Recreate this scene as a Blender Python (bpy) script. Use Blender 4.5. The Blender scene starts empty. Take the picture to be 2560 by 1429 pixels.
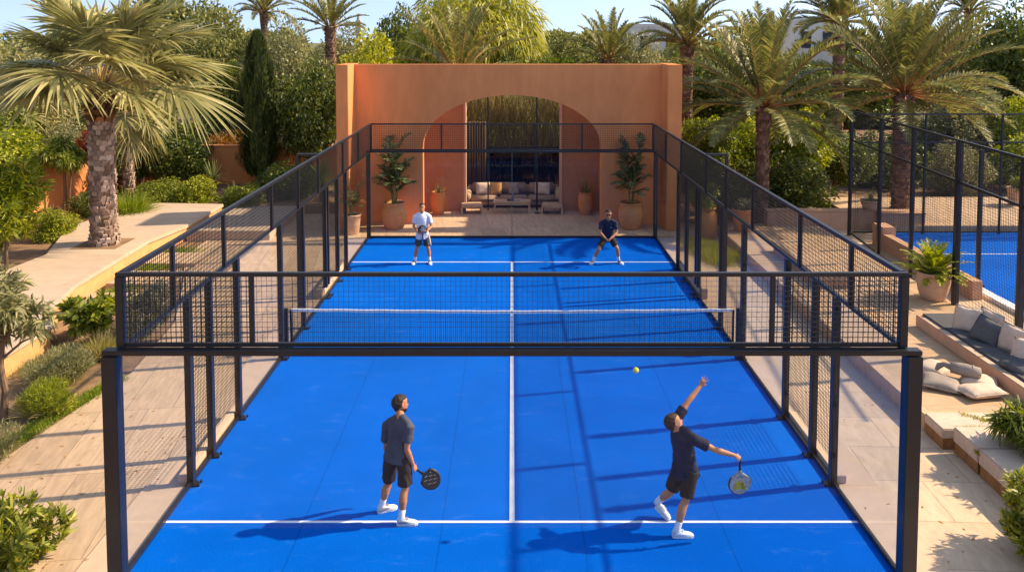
import bpy, bmesh, math, random
import numpy as np
from mathutils import Vector, Matrix, noise
S = bpy.context.scene
COL = S.collection
R = math.radians
# ------------------------------------------------------------------ camera, sky, sun, exposure
FPX, PITCH, CAMZ, CAMY = 2064.6, R(3.5), 6.924, -18.44
cam = bpy.data.cameras.new('camera'); camo = bpy.data.objects.new('camera', cam); COL.objects.link(camo)
cam.sensor_width = 36; cam.lens = 36*FPX/2560; cam.shift_y = -(714.5-225.3)/2560; cam.clip_end = 3000
camo.location = (0, CAMY, CAMZ); camo.rotation_euler = (math.pi/2-PITCH, 0, 0)
S.camera = camo
SUN = Vector((1.22, 0.24, 1.0)).normalized()
w = bpy.data.worlds.new('World'); S.world = w; w.use_nodes = True
nt = w.node_tree; bg = nt.nodes['Background']
sky = nt.nodes.new('ShaderNodeTexSky'); sky.sky_type = 'NISHITA'; sky.sun_disc = False
sky.sun_elevation = math.asin(SUN.z); sky.sun_rotation = math.atan2(SUN.x, SUN.y)
sky.air_density = 1.0; sky.dust_density = 1.0; sky.ozone_density = 0.8
tcw = nt.nodes.new('ShaderNodeTexCoord'); vm = nt.nodes.new('ShaderNodeVectorMath'); vm.operation = 'ADD'; vm.inputs[1].default_value = (0, 0, .24)
vn = nt.nodes.new('ShaderNodeVectorMath'); vn.operation = 'NORMALIZE'
nt.links.new(tcw.outputs['Generated'], vm.inputs[0]); nt.links.new(vm.outputs[0], vn.inputs[0]); nt.links.new(vn.outputs[0], sky.inputs[0])
hs = nt.nodes.new('ShaderNodeHueSaturation'); hs.inputs['Saturation'].default_value = .80
nt.links.new(sky.outputs[0], hs.inputs['Color']); nt.links.new(hs.outputs[0], bg.inputs[0]); bg.inputs[1].default_value = 0.145
sl = bpy.data.lights.new('sun', 'SUN'); sl.energy = 4.2; sl.angle = R(1.0); sl.color = (1.0, 0.80, 0.54)
so = bpy.data.objects.new('sun', sl); COL.objects.link(so); so.rotation_euler = SUN.to_track_quat('Z', 'Y').to_euler()
S.view_settings.view_transform = 'Standard'; S.view_settings.look = 'None'
S.view_settings.exposure = 0.95; S.view_settings.gamma = 1
S.cycles.max_bounces = 7; S.cycles.diffuse_bounces = 3; S.cycles.glossy_bounces = 3; S.cycles.transparent_max_bounces = 32

def at(px, py, Y):
    """world point at depth Y seen in pixel px, py of the 2560 wide photograph"""
    a = (px-1280)/FPX; b = (225.3-py)/FPX
    d = (a, math.cos(PITCH)+b*math.sin(PITCH), -math.sin(PITCH)+b*math.cos(PITCH))
    t = (Y-CAMY)/d[1]
    return Vector((t*d[0], Y, CAMZ+t*d[2]))
def gnd(px, D): return ((px-1280)*D/2068.5, D-18.86)

# ------------------------------------------------------------------ materials
def nodes(m): m.use_nodes = True; return m.node_tree.nodes, m.node_tree.links, m.node_tree.nodes['Principled BSDF']
def mat(name, col, rough=.6, var=.15, scale=5, bump=0, bscale=40, spec=.4, metal=0, stretch=(1,1,1), rot=0, var2=.12, col2=None, world=False):
    m = bpy.data.materials.new(name); n, l, b = nodes(m)
    b.inputs['Roughness'].default_value = rough; b.inputs['Specular IOR Level'].default_value = spec; b.inputs['Metallic'].default_value = metal
    tc = n.new('ShaderNodeTexCoord'); mp = n.new('ShaderNodeMapping'); mp.inputs['Scale'].default_value = stretch; mp.inputs['Rotation'].default_value = (0,0,rot)
    if world:
        g = n.new('ShaderNodeNewGeometry'); l.new(g.outputs['Position'], mp.inputs[0])
    else: l.new(tc.outputs['Object'], mp.inputs[0])
    t1 = n.new('ShaderNodeTexNoise'); t1.inputs['Scale'].default_value = scale; t1.inputs['Detail'].default_value = 6; t1.inputs['Roughness'].default_value = .65
    t2 = n.new('ShaderNodeTexNoise'); t2.inputs['Scale'].default_value = scale*.13; t2.inputs['Detail'].default_value = 3
    l.new(mp.outputs[0], t1.inputs[0]); l.new(mp.outputs[0], t2.inputs[0])
    c2 = col2 or tuple(min(1, c*(1+var)) for c in col); c1 = tuple(c*(1-var) for c in col)
    r1 = n.new('ShaderNodeValToRGB'); r1.color_ramp.elements[0].position = .3; r1.color_ramp.elements[1].position = .7
    r1.color_ramp.elements[0].color = (*c1, 1); r1.color_ramp.elements[1].color = (*c2, 1)
    l.new(t1.outputs[0], r1.inputs[0])
    r2 = n.new('ShaderNodeMapRange'); r2.inputs[1].default_value = .3; r2.inputs[2].default_value = .7; r2.inputs[3].default_value = 1-var2; r2.inputs[4].default_value = 1+var2
    l.new(t2.outputs[0], r2.inputs[0])
    mx = n.new('ShaderNodeMix'); mx.data_type = 'RGBA'; mx.blend_type = 'MULTIPLY'; mx.inputs[0].default_value = 1
    l.new(r1.outputs[0], mx.inputs[6]); l.new(r2.outputs[0], mx.inputs[7]); l.new(mx.outputs[2], b.inputs['Base Color'])
    if bump:
        t3 = n.new('ShaderNodeTexNoise'); t3.inputs['Scale'].default_value = bscale; t3.inputs['Detail'].default_value = 5
        l.new(mp.outputs[0], t3.inputs[0]); bp = n.new('ShaderNodeBump'); bp.inputs['Strength'].default_value = bump; bp.inputs['Distance'].default_value = .02
        l.new(t3.outputs[0], bp.inputs['Height']); l.new(bp.outputs[0], b.inputs['Normal'])
    return m
def leafmat(name, c1, c2, c3=None, trans=.3, rough=.45, spec=.35):
    m = bpy.data.materials.new(name); n, l, b = nodes(m)
    g = n.new('ShaderNodeNewGeometry'); r = n.new('ShaderNodeValToRGB')
    r.color_ramp.elements[0].color = (*c1, 1); r.color_ramp.elements[1].color = (*(c3 or c2), 1)
    if c3: e = r.color_ramp.elements.new(.6); e.color = (*c2, 1)
    l.new(g.outputs['Random Per Island'], r.inputs[0]); l.new(r.outputs[0], b.inputs['Base Color'])
    b.inputs['Roughness'].default_value = rough; b.inputs['Specular IOR Level'].default_value = spec
    t = n.new('ShaderNodeBsdfTranslucent'); hs = n.new('ShaderNodeHueSaturation'); hs.inputs['Value'].default_value = 1.6; hs.inputs['Saturation'].default_value = 1.15
    l.new(r.outputs[0], hs.inputs['Color']); l.new(hs.outputs[0], t.inputs[0])
    mx = n.new('ShaderNodeMixShader'); mx.inputs[0].default_value = trans
    l.new(b.outputs[0], mx.inputs[1]); l.new(t.outputs[0], mx.inputs[2]); l.new(mx.outputs[0], n['Material Output'].inputs[0])
    return m
def glassmat(name, tint, refl=.26, base=.012):
    m = bpy.data.materials.new(name); n, l, b = nodes(m); n.remove(b)
    t = n.new('ShaderNodeBsdfTransparent'); t.inputs[0].default_value = (*tint, 1)
    g = n.new('ShaderNodeBsdfGlossy'); g.inputs['Roughness'].default_value = .01
    lw = n.new('ShaderNodeLayerWeight'); lw.inputs[0].default_value = .5
    pw = n.new('ShaderNodeMath'); pw.operation = 'POWER'; pw.inputs[1].default_value = 5
    mr = n.new('ShaderNodeMapRange'); mr.inputs[3].default_value = base; mr.inputs[4].default_value = refl
    l.new(lw.outputs['Facing'], pw.inputs[0]); l.new(pw.outputs[0], mr.inputs[0])
    mx = n.new('ShaderNodeMixShader'); l.new(mr.outputs[0], mx.inputs[0]); l.new(t.outputs[0], mx.inputs[1]); l.new(g.outputs[0], mx.inputs[2])
    l.new(mx.outputs[0], n['Material Output'].inputs[0]); return m
def stonemat(name, col, tile=(1.2, .8), grout=.75, streak=(1,1,1), rot=0, var=.1, scale=4, rough=.7, gcol=None, mortar=.008, streakvar=.2):
    m = bpy.data.materials.new(name); n, l, b = nodes(m); b.inputs['Roughness'].default_value = rough; b.inputs['Specular IOR Level'].default_value = .25
    g = n.new('ShaderNodeNewGeometry'); mp = n.new('ShaderNodeMapping'); mp.inputs['Rotation'].default_value = (0,0,rot); l.new(g.outputs['Position'], mp.inputs[0])
    br = n.new('ShaderNodeTexBrick'); br.inputs['Scale'].default_value = 1; br.inputs['Brick Width'].default_value = tile[0]; br.inputs['Row Height'].default_value = tile[1]
    br.inputs['Mortar Size'].default_value = mortar; br.inputs['Mortar Smooth'].default_value = .4; br.inputs['Bias'].default_value = 0
    br.inputs['Color1'].default_value = (*[c*(1-var) for c in col], 1); br.inputs['Color2'].default_value = (*[min(1, c*(1+var)) for c in col], 1)
    br.inputs['Mortar'].default_value = (*(gcol or [c*grout for c in col]), 1); l.new(mp.outputs[0], br.inputs[0])
    m2 = n.new('ShaderNodeMapping'); m2.inputs['Scale'].default_value = streak; l.new(mp.outputs[0], m2.inputs[0])
    t = n.new('ShaderNodeTexNoise'); t.inputs['Scale'].default_value = scale; t.inputs['Detail'].default_value = 7; t.inputs['Roughness'].default_value = .7; t.inputs['Distortion'].default_value = .6
    l.new(m2.outputs[0], t.inputs[0])
    mr = n.new('ShaderNodeMapRange'); mr.inputs[1].default_value = .3; mr.inputs[2].default_value = .7; mr.inputs[3].default_value = 1-streakvar; mr.inputs[4].default_value = 1+streakvar*.7
    l.new(t.outputs[0], mr.inputs[0])
    mx = n.new('ShaderNodeMix'); mx.data_type = 'RGBA'; mx.blend_type = 'MULTIPLY'; mx.inputs[0].default_value = 1
    l.new(br.outputs[0], mx.inputs[6]); l.new(mr.outputs[0], mx.inputs[7]); l.new(mx.outputs[2], b.inputs['Base Color'])
    bp = n.new('ShaderNodeBump'); bp.inputs['Strength'].default_value = .25; bp.inputs['Distance'].default_value = .01
    l.new(t.outputs[0], bp.inputs['Height']); l.new(bp.outputs[0], b.inputs['Normal'])
    return m
def courtmat():
    m = bpy.data.materials.new('court_blue'); n, l, b = nodes(m); b.inputs['Roughness'].default_value = .75; b.inputs['Specular IOR Level'].default_value = .03
    g = n.new('ShaderNodeNewGeometry')
    f = n.new('ShaderNodeTexNoise'); f.inputs['Scale'].default_value = 60; f.inputs['Detail'].default_value = 4; l.new(g.outputs['Position'], f.inputs[0])
    r = n.new('ShaderNodeValToRGB'); r.color_ramp.elements[0].position = .3; r.color_ramp.elements[1].position = .72
    r.color_ramp.elements[0].color = (.0, .074, .42, 1); r.color_ramp.elements[1].color = (.0, .128, .61, 1); l.new(f.outputs[0], r.inputs[0])
    # drifts of pale sand worked into the pile
    mp = n.new('ShaderNodeMapping'); mp.inputs['Scale'].default_value = (.55, 1.25, 1); l.new(g.outputs['Position'], mp.inputs[0])
    s = n.new('ShaderNodeTexNoise'); s.inputs['Scale'].default_value = 3.1; s.inputs['Detail'].default_value = 11; s.inputs['Roughness'].default_value = .8; s.inputs['Distortion'].default_value = .35; l.new(mp.outputs[0], s.inputs[0])
    sr = n.new('ShaderNodeMapRange'); sr.inputs[1].default_value = .55; sr.inputs[2].default_value = .85; sr.inputs[3].default_value = 0; sr.inputs[4].default_value = .5; l.new(s.outputs[0], sr.inputs[0])
    mx = n.new('ShaderNodeMix'); mx.data_type = 'RGBA'; l.new(sr.outputs[0], mx.inputs[0]); l.new(r.outputs[0], mx.inputs[6]); mx.inputs[7].default_value = (.09, .235, .66, 1)
    big = n.new('ShaderNodeTexNoise'); big.inputs['Scale'].default_value = .5; big.inputs['Detail'].default_value = 4; l.new(g.outputs['Position'], big.inputs[0])
    br = n.new('ShaderNodeMapRange'); br.inputs[1].default_value = .3; br.inputs[2].default_value = .7; br.inputs[3].default_value = .9; br.inputs[4].default_value = 1.1; l.new(big.outputs[0], br.inputs[0])
    m2 = n.new('ShaderNodeMix'); m2.data_type = 'RGBA'; m2.blend_type = 'MULTIPLY'; m2.inputs[0].default_value = 1; l.new(mx.outputs[2], m2.inputs[6]); l.new(br.outputs[0], m2.inputs[7])
    sx = n.new('ShaderNodeSeparateXYZ'); l.new(g.outputs['Position'], sx.inputs[0])
    pp = n.new('ShaderNodeMath'); pp.operation = 'PINGPONG'; pp.inputs[1].default_value = 1.0; l.new(sx.outputs[0], pp.inputs[0])
    sm = n.new('ShaderNodeMapRange'); sm.inputs[1].default_value = .985; sm.inputs[2].default_value = .992; sm.inputs[3].default_value = 1; sm.inputs[4].default_value = .80; l.new(pp.outputs[0], sm.inputs[0])
    m3 = n.new('ShaderNodeMix'); m3.data_type = 'RGBA'; m3.blend_type = 'MULTIPLY'; m3.inputs[0].default_value = 1; l.new(m2.outputs[2], m3.inputs[6]); l.new(sm.outputs[0], m3.inputs[7])
    l.new(m3.outputs[2], b.inputs['Base Color'])
    bp = n.new('ShaderNodeBump'); bp.inputs['Strength'].default_value = .2; bp.inputs['Distance'].default_value = .01; l.new(f.outputs[0], bp.inputs['Height']); l.new(bp.outputs[0], b.inputs['Normal'])
    return m

M = {}
M['court'] = courtmat()
M['line'] = mat('line_white', (.78,.8,.84), .7, .06, 20)
M['metal'] = mat('black_metal', (.012,.012,.015), .38, .25, 6, spec=.5, bump=.05, bscale=90)
M['wire'] = mat('black_wire', (.014,.013,.013), .45, .1, 5)
M['thinwire'] = mat('thin_wire', (.012,.03,.1), .5, .1, 5)
M['glass_side'] = glassmat('shade_tint_glass', (.87,.905,.95), .3, .045)  # right panes only, tinted darker to deepen shade on the court's right half
M['glass'] = glassmat('court_glass', (.95,.96,.97))
M['glassedge'] = mat('glass_edge', (.10,.13,.13), .3, .1)
M['soil'] = mat('soil', (.24,.145,.075), .95, .35, 3, bump=.6, bscale=12, world=True)
M['sand'] = stonemat('sandstone_paving', (.54,.375,.24), (.85,2.3), .62, (3.6,.7,1), R(-8), .12, 2.4, streakvar=.24, mortar=.010)
M['pale'] = stonemat('pale_travertine', (.52,.39,.285), (2.4,1.7), .82, (1,2.2,1), R(4), .05, 1.6, streakvar=.12)
M['kerb'] = stonemat('kerb_concrete', (.56,.40,.275), (1.9,3.0), .8, (1,1,1), 0, .04, 3, streakvar=.1)
M['terr'] = stonemat('terrace_stone', (.56,.37,.22), (1.9,.75), .72, (1.5,6,1), R(2), .1, 2, streakvar=.25)
M['stucco'] = mat('terracotta_stucco', (.70,.262,.095), .9, .09, 2.6, bump=.3, bscale=26, spec=.15, var2=.14, stretch=(1,1,.35))
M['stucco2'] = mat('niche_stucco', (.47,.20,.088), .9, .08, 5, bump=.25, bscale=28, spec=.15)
M['peach'] = mat('peach_render', (.60,.35,.22), .85, .08, 4, bump=.2, bscale=30, spec=.2)
M['peachor'] = mat('orange_render', (.62,.33,.14), .85, .12, 4, bump=.2, bscale=30, spec=.2)
M['hill'] = mat('far_slope', (.13,.125,.05), .95, .3, .2, world=True)
M['tan'] = stonemat('tan_paving', (.60,.44,.30), (1.5,1.1), .62, (2.5,.9,1), R(3), .1, 2.2, streakvar=.2, mortar=.010)
M['white_wall'] = mat('pale_render', (.78,.68,.56), .8, .06, 4, bump=.1, bscale=30, spec=.2)
M['rust'] = mat('rusty_steel', (.30,.135,.045), .8, .35, 6, bump=.3, bscale=25, stretch=(1,1,.3))
M['block'] = mat('block_stone', (.56,.42,.32), .75, .12, 5, bump=.25, bscale=18, stretch=(1,3,1))
M['clay'] = mat('terracotta_clay', (.56,.235,.085), .8, .14, 4, bump=.15, bscale=30, spec=.25, stretch=(1,1,2.5))
M['clay2'] = mat('orange_clay', (.58,.21,.06), .75, .1, 4, bump=.1, bscale=30, spec=.25)
M['claypale'] = mat('pale_clay', (.60,.38,.25), .8, .15, 5, bump=.2, bscale=25, spec=.2)
M['potsoil'] = mat('pot_soil', (.035,.022,.014), .95, .3, 20)
M['lounge'] = mat('taupe_fabric', (.33,.225,.145), .95, .08, 60, bump=.15, bscale=160, spec=.1)
M['lounge2'] = mat('beige_fabric', (.50,.335,.20), .95, .1, 50, bump=.3, bscale=120, spec=.1)
M['gold'] = mat('ochre_fabric', (.50,.27,.09), .95, .1, 50, bump=.2, bscale=120, spec=.1)
M['grey'] = mat('charcoal_fabric', (.115,.11,.115), .95, .1, 60, bump=.2, bscale=160, spec=.1)
M['greyl'] = mat('grey_linen', (.31,.255,.215), .95, .12, 40, bump=.4, bscale=60, spec=.1)
M['cream'] = mat('cream_linen', (.62,.48,.37), .95, .08, 40, bump=.3, bscale=60, spec=.1)
M['wood'] = mat('pale_wood', (.48,.31,.18), .6, .2, 3, stretch=(1,12,12))
M['book'] = mat('dark_book', (.03,.03,.045), .5, .1)
M['bookl'] = mat('grey_book', (.4,.33,.28), .6, .1)
M['vase'] = mat('blue_vase', (.2,.2,.32), .3, .2, 8)
M['curtain'] = mat('brown_curtain', (.10,.06,.035), .9, .2, 4, stretch=(8,8,.3))
M['stem'] = mat('plant_stem', (.16,.11,.05), .8, .25, 10)
M['gstem'] = mat('green_stem', (.14,.17,.05), .6, .25, 10)
M['bark'] = mat('tree_bark', (.17,.105,.065), .95, .35, 8, bump=.6, bscale=20, stretch=(1,1,.4))
M['rachis'] = mat('frond_stalk', (.36,.24,.075), .5, .25, 3)
M['orstalk'] = mat('orange_stalk', (.48,.23,.07), .55, .3, 3)
M['whiteb'] = mat('far_white_render', (.74,.68,.62), .9, .05, 2)
def barkmat(name, a, b_, c): 
    m = leafmat(name, a, b_, c, trans=0.0, rough=.9, spec=.1); return m
M['boot'] = barkmat('trunk_boots', (.13,.08,.055), (.36,.255,.20), (.54,.42,.34))
M['bootd'] = barkmat('dark_trunk_boots', (.06,.03,.018), (.16,.075,.03), (.28,.13,.045))
M['trunk2'] = barkmat('brown_trunk_boots', (.12,.065,.04), (.24,.14,.095), (.33,.2,.14))
L = lambda *a, **k: leafmat(*a, **k)
M['palm'] = L('palm_leaf', (.10,.115,.035), (.195,.195,.058), (.37,.33,.11), trans=.26, rough=.42)
M['bushy'] = L('shoot_leaf', (.10,.13,.018), (.26,.28,.04), (.52,.46,.09), trans=.38)
M['palmy'] = L('palm_leaf_golden', (0.196,0.189,0.037), (0.362,0.312,0.062), (0.543,0.420,0.086), trans=.3, rough=.4)
M['fan'] = L('fan_leaf', (.18,.18,.065), (.32,.30,.12), (.48,.42,.20), trans=.3, rough=.4)
M['dark'] = L('dark_leaf', (.04,.06,.012), (.095,.125,.02), (.22,.23,.04), trans=.28)
M['mid'] = L('mid_leaf', (.075,.105,.014), (.18,.215,.028), (.35,.34,.05), trans=.35)
M['lime'] = L('lime_leaf', (0.106,0.145,0.012), (0.256,0.290,0.022), (0.498,0.464,0.037), trans=.35)
M['yell'] = L('golden_leaf', (0.151,0.174,0.015), (0.362,0.362,0.031), (0.600,0.522,0.043), trans=.35)
M['olive'] = L('olive_leaf', (.12,.125,.05), (.25,.24,.10), (.42,.38,.18), trans=.28)
M['pine'] = L('pine_leaf', (.075,.09,.025), (.18,.19,.05), (.33,.30,.09), trans=.28)
M['cyp'] = L('cypress_leaf', (.022,.038,.012), (.055,.08,.02), (.15,.17,.04), trans=.12)
M['feather'] = L('feathery_leaf', (.20,.21,.035), (.38,.37,.06), (.56,.50,.10), trans=.38)
M['dusty'] = L('dusty_leaf', (0.136,0.138,0.055), (0.302,0.275,0.111), (0.483,0.406,0.173), trans=.3)
M['dry'] = L('dry_reed', (0.151,0.123,0.049), (0.287,0.225,0.092), (0.483,0.362,0.160), trans=.25)
M['rust_leaf'] = L('rust_leaf', (0.241,0.109,0.025), (0.452,0.217,0.055), (0.600,0.348,0.099), trans=.3)
M['red_leaf'] = L('red_leaf', (0.241,0.029,0.015), (0.422,0.072,0.031), (0.528,0.145,0.049), trans=.3)
M['grassm'] = L('grass_blade', (0.106,0.160,0.015), (0.211,0.275,0.025), (0.377,0.392,0.049), trans=.3)
M['grassp'] = L('pale_grass_blade', (0.196,0.189,0.049), (0.377,0.319,0.099), (0.573,0.464,0.173), trans=.3)
M['pot_leaf'] = L('potted_leaf', (.05,.075,.03), (.115,.145,.06), (.25,.27,.13), trans=.25, rough=.35)
M['aloe'] = L('aloe_leaf', (0.136,0.189,0.055), (0.256,0.304,0.086), (0.452,0.435,0.148), trans=.1)
M['skin'] = mat('tan_skin', (.52,.215,.10), .5, .06, 12, spec=.35)
M['skin2'] = mat('fair_skin', (.57,.255,.135), .5, .06, 12, spec=.35)
M['hair'] = mat('brown_hair', (.020,.010,.006), .55, .4, 60, bump=.6, bscale=90)
M['hairr'] = mat('auburn_hair', (.055,.022,.009), .5, .4, 60, bump=.6, bscale=90)
M['shirtg'] = mat('charcoal_shirt', (.058,.068,.098), .8, .08, 20, bump=.15, bscale=14)
M['shirtn'] = mat('navy_shirt', (.012,.018,.048), .8, .1, 20, bump=.15, bscale=14)
M['shirtw'] = mat('white_shirt', (.74,.74,.80), .8, .04, 20, bump=.1, bscale=14)
M['shortsb'] = mat('dark_shorts', (.026,.018,.017), .8, .1, 20, bump=.15, bscale=14)
M['shortsg'] = mat('grey_shorts', (.055,.056,.052), .8, .1, 20, bump=.15, bscale=14)
M['beige'] = mat('beige_stripe', (.55,.40,.34), .8, .05, 20)
M['sock'] = mat('white_sock', (.78,.77,.78), .9, .06, 60, bump=.3, bscale=90)
M['shoe'] = mat('white_shoe', (.74,.73,.72), .55, .08, 30, bump=.15, bscale=40)
M['shoeg'] = mat('grey_shoe_panel', (.30,.30,.31), .6, .1, 30)
M['shoed'] = mat('navy_shoe_panel', (.03,.035,.07), .6, .1, 30)
M['black'] = mat('black_plastic', (.012,.012,.014), .35, .1, 20)
M['logo'] = mat('white_print_and_glint', (.8,.8,.8), .7, .02)
M['eye'] = mat('dark_eye', (.02,.012,.01), .3, .05)
M['lip'] = mat('lip', (.38,.12,.08), .5, .05)
M['ball'] = mat('yellow_felt', (.62,.60,.05), .95, .12, 40, bump=.4, bscale=120)
M['racket'] = mat('black_racket', (.012,.012,.014), .4, .1)
M['rgrey'] = mat('grey_racket', (.30,.29,.30), .4, .35, 30, col2=(.55,.54,.52))
M['rpurple'] = mat('dark_racket_rim', (.06,.045,.075), .35, .15)
M['ryellow'] = mat('yellow_print', (.45,.40,.03), .5, .3, 40)
M['tape'] = mat('net_tape', (.66,.65,.68), .8, .22, 26, stretch=(2,1,1), var2=.08)
M['fara'] = mat('grey_tower', (.5,.42,.36), .9, .1)

# ------------------------------------------------------------------ mesh helpers
class MB:
    def __init__(s): s.v = []; s.f = []; s.mi = []; s.cur = 0; s.bv = []; s.bf = []
    def quad(s, a, b, c, d): i = len(s.v); s.v += [tuple(a), tuple(b), tuple(c), tuple(d)]; s.f.append((i,i+1,i+2,i+3)); s.mi.append(s.cur)
    def box(s, lo, hi):
        x0,y0,z0 = lo; x1,y1,z1 = hi; i = len(s.v)
        s.v += [(x0,y0,z0),(x1,y0,z0),(x1,y1,z0),(x0,y1,z0),(x0,y0,z1),(x1,y0,z1),(x1,y1,z1),(x0,y1,z1)]
        for q in ((0,3,2,1),(4,5,6,7),(0,1,5,4),(1,2,6,5),(2,3,7,6),(3,0,4,7)): s.f.append(tuple(i+k for k in q)); s.mi.append(s.cur)
        return s
    def cbox(s, c, d): return s.box([c[k]-d[k]/2 for k in range(3)], [c[k]+d[k]/2 for k in range(3)])
    def beam(s, a, b, wx, wy=None, up=(0,0,1), caps=True):
        a = Vector(a); b = Vector(b); wy = wy or wx; d = (b-a).normalized(); u = Vector(up)
        if abs(d.dot(u)) > .95: u = Vector((0,1,0))
        r = d.cross(u).normalized(); u = r.cross(d); i = len(s.v)
        for p in (a, b):
            for sx, sy in ((-1,-1),(1,-1),(1,1),(-1,1)): s.v.append(tuple(p+r*sx*wx/2+u*sy*wy/2))
        fs = [(0,4,5,1),(1,5,6,2),(2,6,7,3),(3,7,4,0)]+([(0,1,2,3),(7,6,5,4)] if caps else [])
        for q in fs: s.f.append(tuple(i+k for k in q)); s.mi.append(s.cur)
        return s
    def loft(s, rings, caps=True):
        """rings: list of lists of points, all the same length"""
        i = len(s.v); n = len(rings[0])
        for r in rings: s.v += [tuple(p) for p in r]
        for k in range(len(rings)-1):
            for j in range(n):
                j2 = (j+1) % n; s.f.append((i+k*n+j, i+k*n+j2, i+(k+1)*n+j2, i+(k+1)*n+j)); s.mi.append(s.cur)
        if caps:
            s.f.append(tuple(i+j for j in reversed(range(n)))); s.f.append(tuple(i+(len(rings)-1)*n+j for j in range(n))); s.mi += [s.cur]*2
        return s
    def ell(s, cs, ax, ay, rx, ry, n=16, caps=True):
        rings = []
        for c, a, b, x, y in zip(cs, ax, ay, rx, ry):
            c = Vector(c); rings.append([c+a*x*math.cos(2*math.pi*k/n)+b*y*math.sin(2*math.pi*k/n) for k in range(n)])
        return s.loft(rings, caps)
    def tube(s, pts, rad, n=10, flat=1, ref=None, caps=True):
        pts = [Vector(p) for p in pts]
        if not hasattr(rad, '__len__'): rad = [rad]*len(pts)
        ax = []; ay = []; r = Vector(ref) if ref is not None else None
        for k in range(len(pts)):
            d = (pts[min(k+1, len(pts)-1)]-pts[max(k-1, 0)]).normalized()
            if r is None: r = d.orthogonal()
            r = (r-d*r.dot(d)).normalized(); ax.append(r.copy()); ay.append(d.cross(r))
        return s.ell(pts, ax, ay, rad, [q*flat for q in rad], n, caps)
    def lathe(s, prof, n=28, c=(0,0,0), caps=False):
        s.loft([[(c[0]+r*math.cos(2*math.pi*k/n), c[1]+r*math.sin(2*math.pi*k/n), c[2]+z) for k in range(n)] for r, z in prof], caps); return s
    def sphere(s, c, r, n=14, m=9, sc=(1,1,1)):
        s.lathe_e(c, r, n, m, sc); return s
    def lathe_e(s, c, r, n, m, sc):
        rings = []
        for k in range(m+1):
            a = -math.pi/2+math.pi*k/m; rr = max(math.cos(a), .02)*r
            rings.append([(c[0]+rr*math.cos(2*math.pi*j/n)*sc[0], c[1]+rr*math.sin(2*math.pi*j/n)*sc[1], c[2]+r*math.sin(a)*sc[2]) for j in range(n)])
        s.loft(rings)
    def prism(s, poly, z0, z1):
        i = len(s.v); n = len(poly)
        a = sum(poly[k][0]*poly[(k+1)%n][1]-poly[(k+1)%n][0]*poly[k][1] for k in range(n))
        if a < 0: poly = poly[::-1]
        s.v += [(x,y,z0) for x,y in poly]+[(x,y,z1) for x,y in poly]
        s.f.append(tuple(i+k for k in reversed(range(n)))); s.f.append(tuple(i+n+k for k in range(n))); s.mi += [s.cur]*2
        for k in range(n): s.f.append((i+k, i+(k+1)%n, i+n+(k+1)%n, i+n+k)); s.mi.append(s.cur)
        return s
    def blades(s, V, F):
        s.bv.append(V); s.bf.append((F, s.cur))
    def mesh(s, name, mats, smooth=False):
        me = bpy.data.meshes.new(name)
        mats = mats if isinstance(mats, (list, tuple)) else [mats]
        if s.bv:
            # vectorised path: all faces are quads from blades plus the rest triangulated into loops
            nv0 = len(s.v); Vs = [np.array(s.v, float).reshape(-1,3)]; loops = []; tot = []; mi = []
            for f, m_ in zip(s.f, s.mi): loops.append(np.array(f)); tot.append(len(f)); mi.append(m_)
            loops = [np.concatenate(loops)] if loops else []; tot = [np.array(tot, int)] if tot else []; mi = [np.array(mi, int)] if mi else []
            off = nv0
            for V, (F, m_) in zip(s.bv, s.bf):
                Vs.append(V); loops.append((F+off).ravel()); tot.append(np.full(len(F), 4)); mi.append(np.full(len(F), m_)); off += len(V)
            V = np.concatenate(Vs); lp = np.concatenate(loops).astype(np.int32); tt = np.concatenate(tot).astype(np.int32); mm = np.concatenate(mi).astype(np.int32)
            me.vertices.add(len(V)); me.vertices.foreach_set('co', V.astype(np.float32).ravel())
            me.loops.add(len(lp)); me.loops.foreach_set('vertex_index', lp)
            me.polygons.add(len(tt)); me.polygons.foreach_set('loop_start', np.concatenate([[0], np.cumsum(tt)[:-1]]).astype(np.int32))
            me.update(calc_edges=True); 
            me.polygons.foreach_set('material_index', mm)
        else:
            me.from_pydata(s.v, [], s.f); me.polygons.foreach_set('material_index', s.mi)
        for m_ in mats: me.materials.append(m_)
        if smooth: me.polygons.foreach_set('use_smooth', [True]*len(me.polygons))
        me.update(); return me
    def build(s, name, mats, parent=None, smooth=False, bevel=0, loc=None):
        me = s.mesh(name, mats, smooth); o = bpy.data.objects.new(name, me); COL.objects.link(o)
        if bevel:
            bm = bmesh.new(); bm.from_mesh(me); bmesh.ops.remove_doubles(bm, verts=bm.verts, dist=1e-5)
            es = [e for e in bm.edges if len(e.link_faces) == 2 and e.calc_face_angle(0) > .5]
            bmesh.ops.bevel(bm, geom=es, offset=bevel, segments=2, affect='EDGES', clamp_overlap=True); bm.to_mesh(me); bm.free()
        if parent: o.parent = parent
        if loc is not None: o.location = loc
        return o
def tag(o, label=None, cat=None, group=None, kind=None):
    if label: o['label'] = label
    if cat: o['category'] = cat
    if group: o['group'] = group
    if kind: o['kind'] = kind
    return o
def thing(name, label, cat, loc=(0,0,0), group=None, rz=0):
    o = bpy.data.objects.new(name, None); COL.objects.link(o); o.location = loc; o.rotation_euler = (0,0,rz); o.empty_display_size = .2
    return tag(o, label, cat, group)
def copy_tree(o, parent=None):
    c = o.copy(); COL.objects.link(c); c.parent = parent
    for ch in [q for q in bpy.data.objects if q.parent == o]: copy_tree(ch, c)
    return c
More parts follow.
